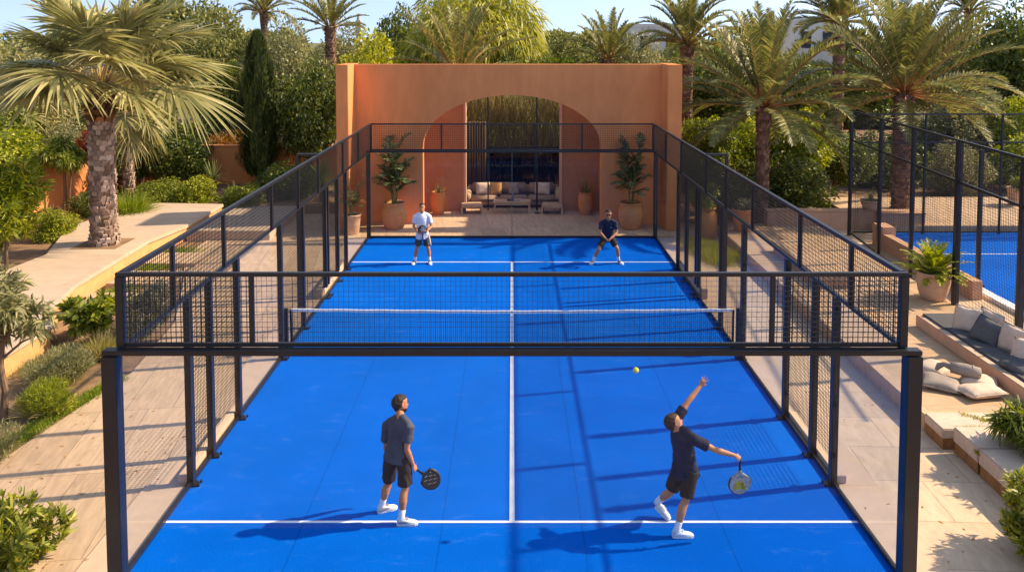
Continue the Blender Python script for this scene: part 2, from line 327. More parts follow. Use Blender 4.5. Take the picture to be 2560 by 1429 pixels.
def solidify(mb, voxel, smooth, name, m):
    """melt overlapping shapes into one continuous skin"""
    me = mb.mesh(name+'_tmp', m); o = bpy.data.objects.new(name+'_tmp', me); COL.objects.link(o)
    r = o.modifiers.new('r', 'REMESH'); r.mode = 'VOXEL'; r.voxel_size = voxel
    if smooth: q = o.modifiers.new('s', 'SMOOTH'); q.factor = .5; q.iterations = smooth
    dg = bpy.context.evaluated_depsgraph_get(); dg.update()
    out = bpy.data.meshes.new_from_object(o.evaluated_get(dg), depsgraph=dg); out.name = name
    bpy.data.objects.remove(o); bpy.data.meshes.remove(me)
    out.materials.clear(); out.materials.append(m); out.polygons.foreach_set('use_smooth', [True]*len(out.polygons)); return out
def skin_obj(mb, voxel, smooth, name, m, parent=None):
    o = bpy.data.objects.new(name, solidify(mb, voxel, smooth, name, m)); COL.objects.link(o)
    if parent: o.parent = parent
    return o

# ------------------------------------------------------------------ foliage helpers (numpy)
def unit(a): return a/np.maximum(np.linalg.norm(a, axis=-1, keepdims=True), 1e-9)
def blades(P, D, N, Ln, W, segs=1, droop=0., prof=None):
    """ribbons from P along D, lying across N; returns verts, quads"""
    P = np.asarray(P, float); D = unit(np.asarray(D, float)); n = len(P)
    Sd = unit(np.cross(D, N)); Ln = np.broadcast_to(np.asarray(Ln, float), (n,)); W = np.broadcast_to(np.asarray(W, float), (n,)); droop = np.broadcast_to(np.asarray(droop, float), (n,))
    if segs == 1:
        mid = P+D*(Ln*.45)[:,None]; mid[:,2] -= droop*Ln*.2; tip = P+D*Ln[:,None]; tip[:,2] -= droop*Ln
        V = np.stack([P, mid+Sd*(W/2)[:,None], tip, mid-Sd*(W/2)[:,None]], 1).reshape(-1,3)
        return V, np.arange(4*n).reshape(n,4)
    ts = np.linspace(0, 1, segs+1); pr = prof or (lambda t: (np.sin(math.pi*min(max(t*.86+.1, 0), 1)))**.8)
    rows = []
    for t in ts:
        c = P+D*(Ln*t)[:,None]; c = c.copy(); c[:,2] -= droop*Ln*t*t; ww = W*.5*(pr(t) if t < 1 else .03)
        rows += [c-Sd*ww[:,None], c+Sd*ww[:,None]]
    k = 2*(segs+1); V = np.stack(rows, 1).reshape(-1,3); b = np.arange(n)[:,None]*k
    F = np.concatenate([b+np.array([2*j, 2*j+1, 2*j+3, 2*j+2]) for j in range(segs)], 0)
    return V, F
def lumps(rng, n, rad, nl, lr=(.32,.5), cz=0, hollow=.55):
    rad = np.array(rad); c = unit(rng.normal(size=(nl,3)))*rng.uniform(.35,.8,(nl,1))
    c[:,2] = np.where(c[:,2] < -.35, -.35*rng.uniform(.4,1,nl), c[:,2])
    r = rng.uniform(*lr, nl); k = rng.choice(nl, n, p=r**2/np.sum(r**2)); d = unit(rng.normal(size=(n,3)))
    p = c[k]+d*(r[k]*rng.uniform(hollow,1,n)**.5)[:,None]
    p += rng.normal(size=(n,3))*.02
    return p*rad+np.array([0,0,cz]), unit(d/rad)
def crown_mesh(name, m, seed, rad, n, leaf, wid, nl=16, cz=0, lr=(.32,.5), droop=.15, up=0., segs=1, mb=None, out=.5):
    rng = np.random.default_rng(seed); P, O = lumps(rng, n, rad, nl, lr, cz)
    D = unit(O*out+rng.normal(size=(n,3))*.6+np.array([0,0,up])); N = unit(O+rng.normal(size=(n,3))*.55+np.array([0,0,.3]))
    q = mb or MB(); q.blades(*blades(P, D, N, leaf*rng.uniform(.6,1.35,n), wid*rng.uniform(.7,1.3,n), segs, droop)); return q
def trunk_mb(seed, h, r0, r1, limbs=5, spread=1.2, mb=None):
    rnd = random.Random(seed); q = mb or MB(); pts = [Vector((0,0,-.1))]
    for k in range(1, 6): pts.append(Vector((rnd.uniform(-.08,.08)*h*.3*k/5, rnd.uniform(-.08,.08)*h*.3*k/5, h*k/5)))
    q.tube(pts, [r0*1.25]+[r0+(r1-r0)*k/5 for k in range(1, 6)], 9)
    for k in range(limbs):
        a = rnd.uniform(0, 6.28); s = pts[rnd.randint(2, 4)]; e = s+Vector((math.cos(a)*spread, math.sin(a)*spread, rnd.uniform(.5,1.1)*spread))
        q.tube([s, (s+e)/2+Vector((0,0,.1*spread)), e], [r1*.9, r1*.6, r1*.25], 6)
    return q
def tree(name, label, loc, crown_me, trunk_me, group, scale=(1,1,1), rz=0, cat='tree', crown='crown'):
    o = thing(name, label, cat, loc, group, rz); o.scale = scale
    for nm, me in ((crown, crown_me), ('trunk', trunk_me)):
        if me is None: continue
        c = bpy.data.objects.new(nm, me); COL.objects.link(c); c.parent = o
    return o
def feather_frond(rng, q, base, az, el, Lf, nl, leafL, leafW, droop, mi_leaf, mi_stalk, bare=.18, vang=.5, r0=.035, stiff=1.6):
    """a pinnate frond: curved stalk and two ranks of leaflets"""
    n = 14; h = np.array([math.cos(az), math.sin(az), 0]); pts = [np.array(base, float)]; e = el; st = Lf/n; tw = rng.normal()*.12
    for k in range(n):
        e -= droop*((k+1)/n)**stiff/n*2.2; d = h*math.cos(e)+np.array([0,0,math.sin(e)]); pts.append(pts[-1]+d*st)
    pts = np.array(pts); q.cur = mi_stalk
    q.tube([Vector(p) for p in pts[::2]], [r0*(1-.85*k/(n/2)) for k in range(n//2+1)], 5)
    q.cur = mi_leaf; s = np.linspace(bare, .99, nl); x = s*n; i = np.minimum(x.astype(int), n-1); fr = x-i
    P = pts[i]*(1-fr[:,None])+pts[i+1]*fr[:,None]; T = unit(pts[i+1]-pts[i]); side = np.cross(T, np.array([0,0,1.])); side = unit(side+np.array([0,0,tw])); U = unit(np.cross(side, T))
    prof = np.sin(np.pi*np.clip((s-bare)/(1-bare)*.82+.16, 0, 1))**.7
    for sg in (-1, 1):
        D = T*.85+side*sg*(.95-.25*s)[:,None]+U*vang+rng.normal(size=(nl,3))*.1
        N = unit(U+side*-sg*.5+rng.normal(size=(nl,3))*.15)
        q.blades(*blades(P, D, N, leafL*prof*rng.uniform(.85,1.15,nl), leafW, 2, rng.uniform(.1,.4,nl), prof=lambda t: (.7 if t < .1 else 1-.35*t)))
def trunk_boots(q, rng, h, r0, r1, rows, around, mi, sc=1., out=.05, top_flare=0):
    ks = []
    for i in range(rows):
        z = h*(i+.5)/rows; r = r0+(r1-r0)*min(1, z/h*1.3)+top_flare*max(0, (z/h-.8)/.2)
        for j in range(around):
            ks.append((2*math.pi*(j+.5*(i%2)+rng.normal()*.1)/around, z+rng.normal()*.02, r))
    q.cur = mi
    for a, z, r in ks:
        wd = 2*math.pi*r/around*rng.uniform(.75,1.1)*sc; hh = h/rows*rng.uniform(1.0,1.5); o = out*rng.uniform(.4,1.5)
        c, s_ = math.cos(a), math.sin(a); T = Vector((-s_, c, 0)); O = Vector((c, s_, 0)); Z = Vector((0,0,1)); b = O*r*.96+Z*z; i = len(q.v); tilt = T*rng.normal()*.02
        q.v += [tuple(b-T*wd*.55-Z*hh*.5), tuple(b+T*wd*.55-Z*hh*.5), tuple(b+O*o+T*wd*.38+Z*hh*.32+tilt), tuple(b+O*o-T*wd*.38+Z*hh*.32+tilt), tuple(b+T*wd*.3+Z*hh*.5), tuple(b-T*wd*.3+Z*hh*.5)]
        for f in ((0,1,2,3), (3,2,4,5), (0,3,5), (1,4,2)): q.f.append(tuple(i+k for k in f)); q.mi.append(mi)
def feather_palm(seed, trunk_h, r, n_fr, Lf, leafL, leafW=.045, nl=70, droop=1.0, el=(1.45,-.25), bare=.18, boots=(30,9), leafm='palm', trunkm='trunk2', tflare=.05, stalk='rachis', r0=.035):
    rng = np.random.default_rng(seed); c = MB()
    for k in range(n_fr):
        t = (k+.5)/n_fr; e = el[0]+(el[1]-el[0])*t**1.1+rng.normal()*.1; az = k*2.39996+rng.normal()*.15
        b = (math.cos(az)*r*.5, math.sin(az)*r*.5, trunk_h-.05+.25*(1-t))
        feather_frond(rng, c, b, az, e, Lf*rng.uniform(.85,1.1)*(.85+.15*math.sin(math.pi*t)), nl, leafL, leafW, droop*rng.uniform(.7,1.25)*(.55+.6*t), 0, 1, bare, r0=r0)
    t = MB(); t.cur = 0
    t.tube([(0,0,-.1), (0,0,.15), (0,0,trunk_h*.4), (0,0,trunk_h*.85), (0,0,trunk_h)], [r*1.25, r*1.08, r, r*.97, r*.9+tflare], 14)
    trunk_boots(t, rng, trunk_h, r*1.05, r, boots[0], boots[1], 0, out=r*.16, top_flare=tflare)
    return c.mesh('crown', [M[leafm], M[stalk]]), t.mesh('trunk', [M[trunkm]])

# ------------------------------------------------------------------ setting: ground, paving, courts
def struct(o): o['kind'] = 'structure'; return o
g = MB(); g.quad((-220,-60,-.05), (220,-60,-.05), (220,380,-.05), (-220,380,-.05)); struct(g.build('ground', M['soil']))
HW = 5.0
c = MB(); c.box((-HW,-9.6,-.04), (HW,10.07,.0)); struct(c.build('court_surface', M['court']))
l = MB(); lw_ = .05
for y in (-6.95, 6.95): l.box((-HW+.02,y-lw_/2,.0005), (HW-.02,y+lw_/2,.004))
l.box((-lw_/2-.012,-6.925,.0005), (lw_/2+.012,6.925,.004)); struct(l.build('court_markings', M['line']))
p = MB(); p.prism([(-8.9,-10.5),(-8.45,-5.2),(-7.95,-1.6),(-8.3,1.5),(-9.3,4.5),(-10.6,8),(-10.6,9.6),(-5.7,9.6),(-5.7,-10.5)], -.3, -.012); struct(p.build('left_paving', M['sand']))
p = MB(); p.box((-5.695,-10.5,-.3), (-5.002,10.07,.012)); p.box((5.002,-10.5,-.3), (5.695,10.07,.012)); struct(p.build('court_kerb', M['kerb']))
p = MB(); p.box((-10.6,9.605,-.3), (-5.7,14.2,-.008)); p.box((-5.695,10.075,-.3), (5.695,15.0,.002)); p.box((-5.7,15.005,-.3),(5.7,19.0,.0)); struct(p.build('far_patio', M['sand']))
p = MB(); p.box((5.7,-10.5,-.3), (13.0,12.4,-.006)); struct(p.build('right_paving', M['tan']))
p = MB(); p.box((13.005,10.9,-.3), (34,16.3,.25)); struct(p.build('upper_terrace', M['sand']))
# raised garden walk on the left, with the ground held behind it
WALK = [(-10.41,-1.79),(-10.37,-.16),(-11.1,1.2),(-11.47,2.89),(-11.65,7.74),(-11.3,9.8),(-11.3,13.6),(-14.9,13.9),(-15.2,9.4),(-14.0,6.0),(-14.2,4),(-15.0,-2.2)]
p = MB(); p.prism(WALK, .38, .5); wk = p.build('garden_walk', M['pale'], bevel=.02); struct(wk)
p = MB(); p.prism([(x+(.06 if x < -12 else -.06), y) for x, y in WALK], -.3, .38); struct(p.build('walk_footing', M['peachor']))
p = MB(); p.prism([(-11.28,9.8),(-8.4,9.8),(-8.4,14.1),(-11.28,14.1)], -.2, .32); struct(p.build('side_terrace', M['pale'], bevel=.015))
p = MB(); p.prism([(-40,-2.2),(-15.0,-2.2),(-14.2,4),(-14.0,6.0),(-15.2,9.4),(-14.9,13.9),(-6.6,14.2),(-6.6,40),(-40,40)], -.2, .3); struct(p.build('planting_bed', M['soil']))
def grass_patch(name, polys, n, h, z, seed, m='grassm'):
    rng = np.random.default_rng(seed); q = MB()
    for (x0,y0,x1,y1,wd) in polys:
        t = rng.uniform(0, 1, n); P = np.stack([x0+(x1-x0)*t+rng.normal(size=n)*wd, y0+(y1-y0)*t+rng.normal(size=n)*wd, np.full(n, z)], 1)
        D = np.stack([rng.normal(size=n)*.4, rng.normal(size=n)*.4, np.ones(n)], 1); q.blades(*blades(P, D, rng.normal(size=(n,3)), h*rng.uniform(.5,1.3,n), .012, 1, .1))
    return tag(q.build(name, M[m]), kind='stuff')
grass_patch('grass', [(-8.95,-6.2,-8.5,-3.9,.10), (-8.5,-3.9,-8.05,-1.9,.08)], 5000, .1, -.03, 3)
grass_patch('ground_cover', [(-10.9,3.6,-10.75,4.4,.16), (-11.0,6.1,-10.7,6.4,.2), (-11.2,7.9,-10.6,8.3,.25), (-10.1,-1.6,-9.6,-.4,.25)], 1500, .16, -.03, 4)
# stepping slabs with grass between them beside the walk
for k, (y, lb) in enumerate(((3.0, 'sandy stepping slab nearest the bushes below the raised walk'), (5.1, 'sandy stepping slab between grass tufts beside the raised walk'), (7.2, 'sandy stepping slab farthest up beside the raised walk'))):
    p = MB(); p.box((-11.4+.0*k,y-.75,-.1), (-9.7,y+.55,.10)); o = p.build('stepping_slab', M['sand'], bevel=.015); tag(o, lb, 'slab', 'stepping slabs beside the garden walk')
# right terrace, blocks, second court
p = MB(); p.box((7.3,-4.2,-.3), (11.1,10.6,.3)); struct(p.build('right_terrace', M['terr'], bevel=.015))
p = MB(); p.box((13.0,-14,-.3), (25,10.75,.03)); struct(p.build('second_court_surface', M['court']))
p = MB(); p.box((13.02,7.78,.0305), (24,7.83,.034)); struct(p.build('second_court_markings', M['line']))
p = MB(); p.box((12.72,-14,-.2), (12.995,8.6,.1)); struct(p.build('second_court_kerb', M['line']))

rng = np.random.default_rng(77); n = 260; xs_ = np.concatenate([rng.uniform(-8.2,-5.2,130), rng.uniform(5.2,9.0,130)]); P = np.stack([xs_, rng.uniform(-9,3,n), np.where(np.abs(xs_) < 5.7, .016, .0)], 1)
q = MB(); q.blades(*blades(P, np.stack([rng.normal(size=n), rng.normal(size=n), np.full(n,.12)], 1), np.tile([0,0,1.], (n,1))+rng.normal(size=(n,3))*.3, rng.uniform(.04,.10,n), .025, 2, .1)); tag(q.build('fallen_leaves', M['rust_leaf']), kind='stuff')
# ------------------------------------------------------------------ fences of the main court
def grid_wires(q, o, u, v, nu, nv, t, skip=.02):
    """welded grid on the rectangle o + u, o + v"""
    o = Vector(o); u = Vector(u); v = Vector(v); nn = u.cross(v).normalized()*t*.5
    for k in range(1, nu): a = o+u*(k/nu); q.beam(a+nn, a+v+nn, t, up=u.normalized(), caps=False)
    for k in range(1, nv): a = o+v*(k/nv); q.beam(a-nn, a+u-nn, t, up=v.normalized(), caps=False)
CELL = .064
def mesh_panel(root, o, u, v, t=.0075, cell=CELL, m='wire', label=None):
    q = MB(); grid_wires(q, o, u, v, max(2, round(Vector(u).length/cell)), max(2, round(Vector(v).length/cell)), t); r = q.build('mesh_panel', M[m], root)
    if label: r['label'] = label
    return r
def part_beam(root, name, a, b, wx, wy=None, m='metal', up=(0,0,1), bevel=.006):
    q = MB(); q.beam(a, b, wx, wy, up); return q.build(name, M[m], root, bevel=bevel)
def pane(root, lo, hi, name='glass_pane', m='glass'):
    q = MB(); q.box(lo, hi); return q.build(name, M[m], root)
UX = 4.90
def end_wall(y, yu, label, split, central_thin, post):
    t = thing('end_wall', label, 'fence', (0,y,0), 'walls round the near court')
    y0 = 0; d = yu-y
    for s in (-1, 1): part_beam(t, 'post', (s*HW,0,-.02), (s*HW,0,3.0), post, post)
    part_beam(t, 'rail', (-HW-post/2,0,3.0+.04), (HW+post/2,0,3.0+.04), post*.75, .062)
    part_beam(t, 'base_channel', (-HW+.07,0,.045), (HW-.07,0,.045), .05, .07)
    part_beam(t, 'top_rail', (-UX-.05,d,4.0), (UX+.05,d,4.0), .07, .05)
    part_beam(t, 'lower_rail', (-UX,d,3.105), (UX,d,3.105), .05, .05)
    for s in (-1, 1): part_beam(t, 'upper_post', (s*UX,d,3.08), (s*UX,d,3.975), .10 if post > .15 else .08)
    for x in split: part_beam(t, 'upper_post', (x,d,3.13), (x,d,3.975), .06)
    xs = [-UX+.05]+list(split)+[UX-.05]
    for a, b in zip(xs[:-1], xs[1:]):
        mid = central_thin and abs(a+b) < 1
        mesh_panel(t, (a,d,3.13), (b-a,0,0), (0,0,.845), .0035 if mid else .0085, m='thinwire' if mid else 'wire')
    for a, b in ((-HW+post/2+.01, -.006), (.006, HW-post/2-.01)): pane(t, (a,-.006,.09), (b,.006,3.0))
    if post < .15: q = MB(); q.box((-.009,-.008,.09), (.009,.008,3.0)); q.build('pane_joint', M['glassedge'], t)
    for x in (-HW+.12, 0, HW-.12): q = MB(); q.box((x-.05,-.1,.0), (x+.05,-.03,.03)); q.tube([(x,-.065,.03),(x,-.065,.05)], .014, 6); q.build('foot_plate', M['black'], t)
    return t
end_wall(-8.35, -8.28, 'near glass end wall in front of the two serving-side players, thick corner posts and mesh band above', (-3.26, 3.26), True, .185)
end_wall(10.07, 10.07, 'far glass end wall before the terracotta pavilion, thin black posts and mesh band above', (-2.45, 2.43), False, .13)
def side_wall(s, label):
    t = thing('side_wall', label, 'fence', (s*HW,0,0), 'walls round the near court'); P = .13; ux = (UX-HW)*s
    for y in (-5.95, -5.07, -3.7, -.9, 1.0, 3.35, 3.62, 4.9, 6.1):
        part_beam(t, 'post', (0,y,.0 if y < 3 or y > 6.05 else .30), (0,y,2.97), .10, P if y != 3.62 else .1)
        q = MB(); q.box((-.08,y-.085,.012), (.08,y+.085,.026))
        for k in (-.06, .06): q.tube([(-s*.13,y+k,.005),(-s*.13,y+k,.045)], .018, 6)
        if y in (-5.95, 6.1, -3.7, -.9):
            cq = MB()
            for z in (.5, 1.3, 2.1, 2.8): cq.box((-.018, y-.10, z-.03), (.018, y+.10, z+.03))
            cq.build('glass_clamp', M['black'], t)
        q.box((-s*.12 if s > 0 else .08, y-.06, .004), (-.08 if s > 0 else .12, y+.06, .016)); q.build('foot_plate', M['black'], t)
    part_beam(t, 'rail', (ux*.5,-8.2,3.03), (ux*.5,10.0,3.03), .055, .055)
    part_beam(t, 'top_rail', (ux,-8.24,4.0), (ux,10.03,4.0), .075, .06)
    for y in (-6.69, -4.58, -1.8, .3, 2.25, 5.3, 7.7): part_beam(t, 'upper_post', (ux,y,3.06), (ux,y,3.975), .055, .08)
    ys = [-8.2,-6.69,-4.58,-1.8,.3,2.25,5.3,7.7,10.0]
    for a, b in zip(ys[:-1], ys[1:]): mesh_panel(t, (ux,a,3.06), (0,b-a,0), (0,0,.915), .0068)
    for a, b, z in ((-5.95,-5.07,.36), (-5.07,-3.7,.36), (-.95,1.0,.04), (1.0,3.35,.04), (3.62,4.9,.32), (4.9,6.1,.32)): mesh_panel(t, (0,a+.06,z), (0,b-a-.12,0), (0,0,3.0-z), .0058)
    for a, b in ((-8.2,-6.02), (6.17,9.98), (-3.62,-1.02)): pane(t, (-.006,a,.09), (.006,b,3.0), m='glass_side' if s > 0 else 'glass')
    part_beam(t, 'base_channel', (0,-8.24,.045), (0,10.0,.045), .05, .07)
    # portal that steps outwards at mid court
    part_beam(t, 'portal_bar', (ux,2.25,4.03), (s*.42,2.25,4.03), .09, .055); part_beam(t, 'portal_post', (s*.42,2.25,0), (s*.42,2.25,4.0), .075)
    for a, b in ((3.2,6.1), (-5.95,-3.7)):
        q = MB(); q.box((s*.062 if s > 0 else -.22, a, .012), (.22 if s > 0 else s*.062, b, .30 if a > 0 else .14)); q.build('plinth', M['kerb'], t, bevel=.01)
    return t
side_wall(-1, 'left side wall of the near court along the sandy paving, glass and mesh bays')
side_wall(1, 'right side wall of the near court beside the stone terrace, glass and mesh bays')

# net
n_ = thing('court_net', 'black court net with white tape across the blue court', 'net', (0,-.5,0))
for s in (-1, 1):
    part_beam(n_, 'net_post', (s*5.02,0,0), (s*5.02,0,.99), .11, .11); part_beam(n_, 'net_post', (s*4.89,0,0), (s*4.90,0,.96), .04, .05)
    q = MB(); q.box((s*5.02-.14,-.12,.0), (s*5.02+.14,.12,.02)); q.build('base_plate', M['black'], n_)
q = MB(); N = 218
def sag(x): return .935+.045*(abs(x)/4.87)**1.5
for k in range(N+1): x = -4.87+9.74*k/N; q.beam((x,.003,.03), (x,.003,sag(x)-.02), .0054, caps=False)
for j in range(20):
    for k in range(12):
        x0 = -4.87+9.74*k/12; x1 = x0+9.74/12; f = (j+.5)/20; q.beam((x0,-.003,.03+(sag(x0)-.05)*f), (x1,-.003,.03+(sag(x1)-.05)*f), .0054, up=(0,1,0), caps=False)
q.build('netting', M['wire'], n_)
q = MB(); K = 40; rings = []
for k in range(K+1): x = -4.87+9.74*k/K; z = sag(x)+.004*math.sin(k*1.7); rings.append([(x,-.012,z-.055),(x,.012,z-.055),(x,.014,z),(x,0,z+.012),(x,-.014,z)])
q.loft(rings); q.build('tape', M['tape'], n_)
q = MB(); q.box((-.027,-.007,0), (.027,-.005,.83)); 
for k in range(14): q.box((-.03,-.012,.03+.058*k), (.03,-.0075,.03+.058*k+.03))
q.build('centre_strap', M['line'], n_)

# second court fence
def fence2():
    t = thing('tall_mesh_fence', 'tall black mesh fence between stone bench and second blue court', 'fence', (11.1,1.9,0)); f = lambda y: ((y-1.9)*.1, y-1.9)
    ys = [10.5, 7.5, 4.85, 1.9, -1.2]
    for y in ys: x, v = f(y); part_beam(t, 'post', (x,v,-.02), (x,v,4.42), .10 if y > 2 else .13)
    for z in (4.42, 3.4, .12):
        a = f(10.5); b = f(-3); part_beam(t, 'rail' if z < 4 else 'top_rail', (*a,z), (*b,z), .06)
    for y0, y1 in zip(ys[:-1], ys[1:]):
        a = f(y0); b = f(y1)
        for z0, z1 in ((.15,3.37), (3.43,4.39)): mesh_panel(t, (*a,z0), (b[0]-a[0],b[1]-a[1],0), (0,0,z1-z0), .0055, .075)
    t = thing('tall_mesh_fence', 'black mesh fence across the far end of the second court, under the palms', 'fence', (12.0,10.55,0))
    for x in (2.6, 5.3, 8.2, 11): part_beam(t, 'post', (x,0,0), (x,0,4.3), .07)
    for z in (4.3, 3.3, .1): part_beam(t, 'rail' if z < 4 else 'top_rail', (.1,0,z), (12,0,z), .05)
    xs = [.1,2.6,5.3,8.2,11]
    for a, b in zip(xs[:-1], xs[1:]): mesh_panel(t, (a,0,.13), (b-a,0,0), (0,0,4.14), .0045, .08)
    t = thing('court_edge_post', 'black fence post on the edge of the second court, beside the potted bush', 'post', (12.95,4.17,0))
    q = MB(); q.beam((0,0,0), (0,0,3.9), .10); q.build('post_shaft', M['metal'], t, bevel=.006); q = MB(); q.box((-.13,-.13,.1),(.13,.13,.125)); [q.tube([(a,b,.125),(a,b,.15)], .02, 6) for a in (-.1,.1) for b in (-.1,.1)]; q.build('foot_plate', M['black'], t)
fence2()

# ------------------------------------------------------------------ garden walls
def wall(label, boxes, m, name='garden_wall', cap=None, group=None):
    t = thing(name, label, 'wall', (0,0,0), group); q = MB()
    for b in boxes: q.box(*b)
    q.build('wall_face', M[m], t, bevel=.02)
    if cap:
        q = MB()
        for lo, hi in boxes: q.box((lo[0]-.03,lo[1]-.03,hi[2]+.001), (hi[0]+.03,hi[1]+.03,hi[2]+.06))
        q.build('coping', M[cap], t, bevel=.01)
    return t
wall('terracotta garden wall catching sun behind the umbrella-shaped shrub', [((-18.4,6,-.1),(-18,18.8,2.35))], 'stucco')
wall('shaded terracotta wall between the climbing shrubs and the cypress', [((-18,19.2,-.1),(-6.8,19.6,2.02))], 'stucco', cap='stucco')
wall('low peach planter wall carrying the wide bowl of spiky leaves', [((9.3,11.3,-.1),(13.3,11.65,.67)), ((13.305,11.0,-.1),(14.9,11.65,.63))], 'peach', cap='peach')
wall('low pale wall stepping down beside the second court, behind the potted bush', [((12.25,8.55,-.1),(12.7,9.3,.72)), ((12.25,3.2,-.1),(12.55,8.545,.50))], 'peach')

# ------------------------------------------------------------------ pavilion
pv = thing('pavilion', 'terracotta pavilion with one wide arch behind the far end of the court', 'building', (0,12.3,0))
def arch_wall(x0, x1, z1, hw, spring, rise, y0, y1, n=40):
    """a wall with an elliptical arch cut through it"""
    bm = bmesh.new(); out = []
    pts = [(-hw,0)]+[(-hw*math.cos(math.pi*k/n), spring+rise*math.sin(math.pi*k/n)) for k in range(n+1)]+[(hw,0)]
    q = MB(); m_ = len(pts)
    def outer(p, k):
        x, z = p
        if k == 0: return (x0, 0)
        if k == m_-1: return (x1, 0)
        t = (k-1)/n
        if t < .2: return (x0, spring+(z1-spring)*(t/.2))
        if t > .8: return (x1, spring+(z1-spring)*((1-t)/.2))
        return (x0+(x1-x0)*(t-.2)/.6, z1)
    O = [outer(p, k) for k, p in enumerate(pts)]
    for k in range(m_-1):
        a, b, c_, d = pts[k], pts[k+1], O[k+1], O[k]
        q.quad((a[0],y0,a[1]), (b[0],y0,b[1]), (c_[0],y0,c_[1]), (d[0],y0,d[1])); q.quad((a[0],y1,a[1]), (d[0],y1,d[1]), (c_[0],y1,c_[1]), (b[0],y1,b[1]))
        q.quad((a[0],y0,a[1]), (a[0],y1,a[1]), (b[0],y1,b[1]), (b[0],y0,b[1])); q.quad((d[0],y0,d[1]), (c_[0],y0,c_[1]), (c_[0],y1,c_[1]), (d[0],y1,d[1]))
    return q
arch_wall(-5.9, 5.62, 6.0, 3.34, 2.9, 1.95, 0, .42).build('facade_wall', M['stucco'], pv)
q = MB(); q.box((-6.32,-1.2,0), (-5.88,.9,6.02)); q.build('pier', M['stucco'], pv, bevel=.02)
q = MB(); q.box((5.58,-1.2,0), (6.10,.9,6.02)); q.build('pier', M['stucco'], pv, bevel=.02)
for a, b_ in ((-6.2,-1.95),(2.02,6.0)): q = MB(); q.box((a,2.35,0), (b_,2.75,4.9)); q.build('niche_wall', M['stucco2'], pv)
q = MB(); q.box((3.5,.45,0), (3.8,2.33,4.3)); q.box((3.5,2.78,0),(3.8,7.5,3.9)); q.build('shade_return', M['stucco2'], pv)  # side wall added to shade the niche, kept low so sun reaches its left
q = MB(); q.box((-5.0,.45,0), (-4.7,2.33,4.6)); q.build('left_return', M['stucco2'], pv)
q = MB(); q.box((-1.949,2.3,0), (-1.86,2.8,5.2)); q.build('door_jamb', M['peach'], pv); q = MB(); q.box((1.93,2.3,0), (2.019,2.8,5.2)); q.build('door_jamb', M['peach'], pv)
wf = MB()
for x in (-.97, 1.0): wf.beam((x,2.5,0), (x,2.5,5.2), .055)
wf.beam((-1.86,2.5,5.0), (1.93,2.5,5.0), .05); wfo = wf.build('door_frame', M['metal'], pv)
# window behind the sofa
wf = MB()
for x in (-3.0, -1.0, 1.0, 3.0): wf.beam((x,5.3,0), (x,5.3,2.2), .07)
for z in (.05, 2.2): wf.beam((-3.0,5.3,z), (3.0,5.3,z), .07)
wo = wf.build('window_frame', M['metal'], pv); q = MB(); q.box((-2.96,5.29,.1), (2.96,5.302,2.15)); q.build('window_pane', glassmat('dark_glass', (.34,.29,.25), .05, .006), pv)
q = MB(); 
for k in range(9): q.tube([(-2.05+.11*k, 4.6+.05*(k%2), 0), (-2.05+.11*k, 4.6+.05*(k%2), 3.4)], .055, 7)
q.build('curtain', M['curtain'], pv, smooth=True)

# ------------------------------------------------------------------ furniture in the pavilion
def pillow_mb(w_, h_, t, seed=0, n=12):
    rnd = random.Random(seed); q = MB(); top = []; bot = []
    def f(u, v): e = ((1-abs(u)**3.0)*(1-abs(v)**3.0))**.55; pinch = 1-.10*(1-u*u)*(v*v)-.0; return e, pinch
    grid = {}
    for s in (1, -1):
        for i in range(n+1):
            for j in range(n+1):
                u = -1+2*i/n; v = -1+2*j/n; e, _ = f(u, v); x = u*w_/2*(1-.10*(1-v*v)*abs(u)**3*-1-.08*(1-abs(v))*abs(u)); y = v*h_/2*(1-.08*(1-abs(u))*abs(v))
                z = s*t/2*e*(1+.10*math.sin(3.1*u+seed)*math.cos(2.3*v+seed*2)); grid[s,i,j] = len(q.v); q.v.append((x,y,z))
    for s in (1, -1):
        for i in range(n):
            for j in range(n):
                a = (grid[s,i,j], grid[s,i+1,j], grid[s,i+1,j+1], grid[s,i,j+1]); q.f.append(a if s > 0 else a[::-1]); q.mi.append(0)
    return q
def cushion(loc, rot, size, m, label, group, seed):
    me = pillow_mb(*size, seed).mesh('cushion', M[m], True); bm = bmesh.new(); bm.from_mesh(me); bmesh.ops.remove_doubles(bm, verts=bm.verts, dist=.0008); bm.to_mesh(me); bm.free()
    me.polygons.foreach_set('use_smooth', [True]*len(me.polygons))
    for v in me.vertices: p_ = v.co*7+Vector((seed*3.1,0,0)); v.co += v.normal*(.016*noise.noise(p_)+.008*noise.noise(p_*2.7))
    o = bpy.data.objects.new('cushion', me); COL.objects.link(o); o.location = loc; o.rotation_euler = rot
    n = 12; ed = [(-1+2*i/n,-1) for i in range(n)]+[(1,-1+2*i/n) for i in range(n)]+[(1-2*i/n,1) for i in range(n)]+[(-1,1-2*i/n) for i in range(n)]; w_, h_, _ = size; pts = []
    for u, v in ed: pts.append(Vector((u*w_/2*(1+.10*(1-v*v)*abs(u)**3-.08*(1-abs(v))*abs(u)), v*h_/2*(1-.08*(1-abs(u))*abs(v)), 0)))
    q = MB(); q.tube(pts+[pts[0]], .009, 6); q.build('piping', M[m], o, smooth=True)
    return tag(o, label, 'cushion', group)
sf = thing('sofa', 'long taupe sofa under the arch of the pavilion', 'sofa', (0.05,15.75,0))
def soft(lo, hi, name, m, b=.05, parent=sf): q = MB(); q.box(lo, hi); o = q.build(name, M[m], parent, bevel=b); o.data.polygons.foreach_set('use_smooth', [True]*len(o.data.polygons)); return o
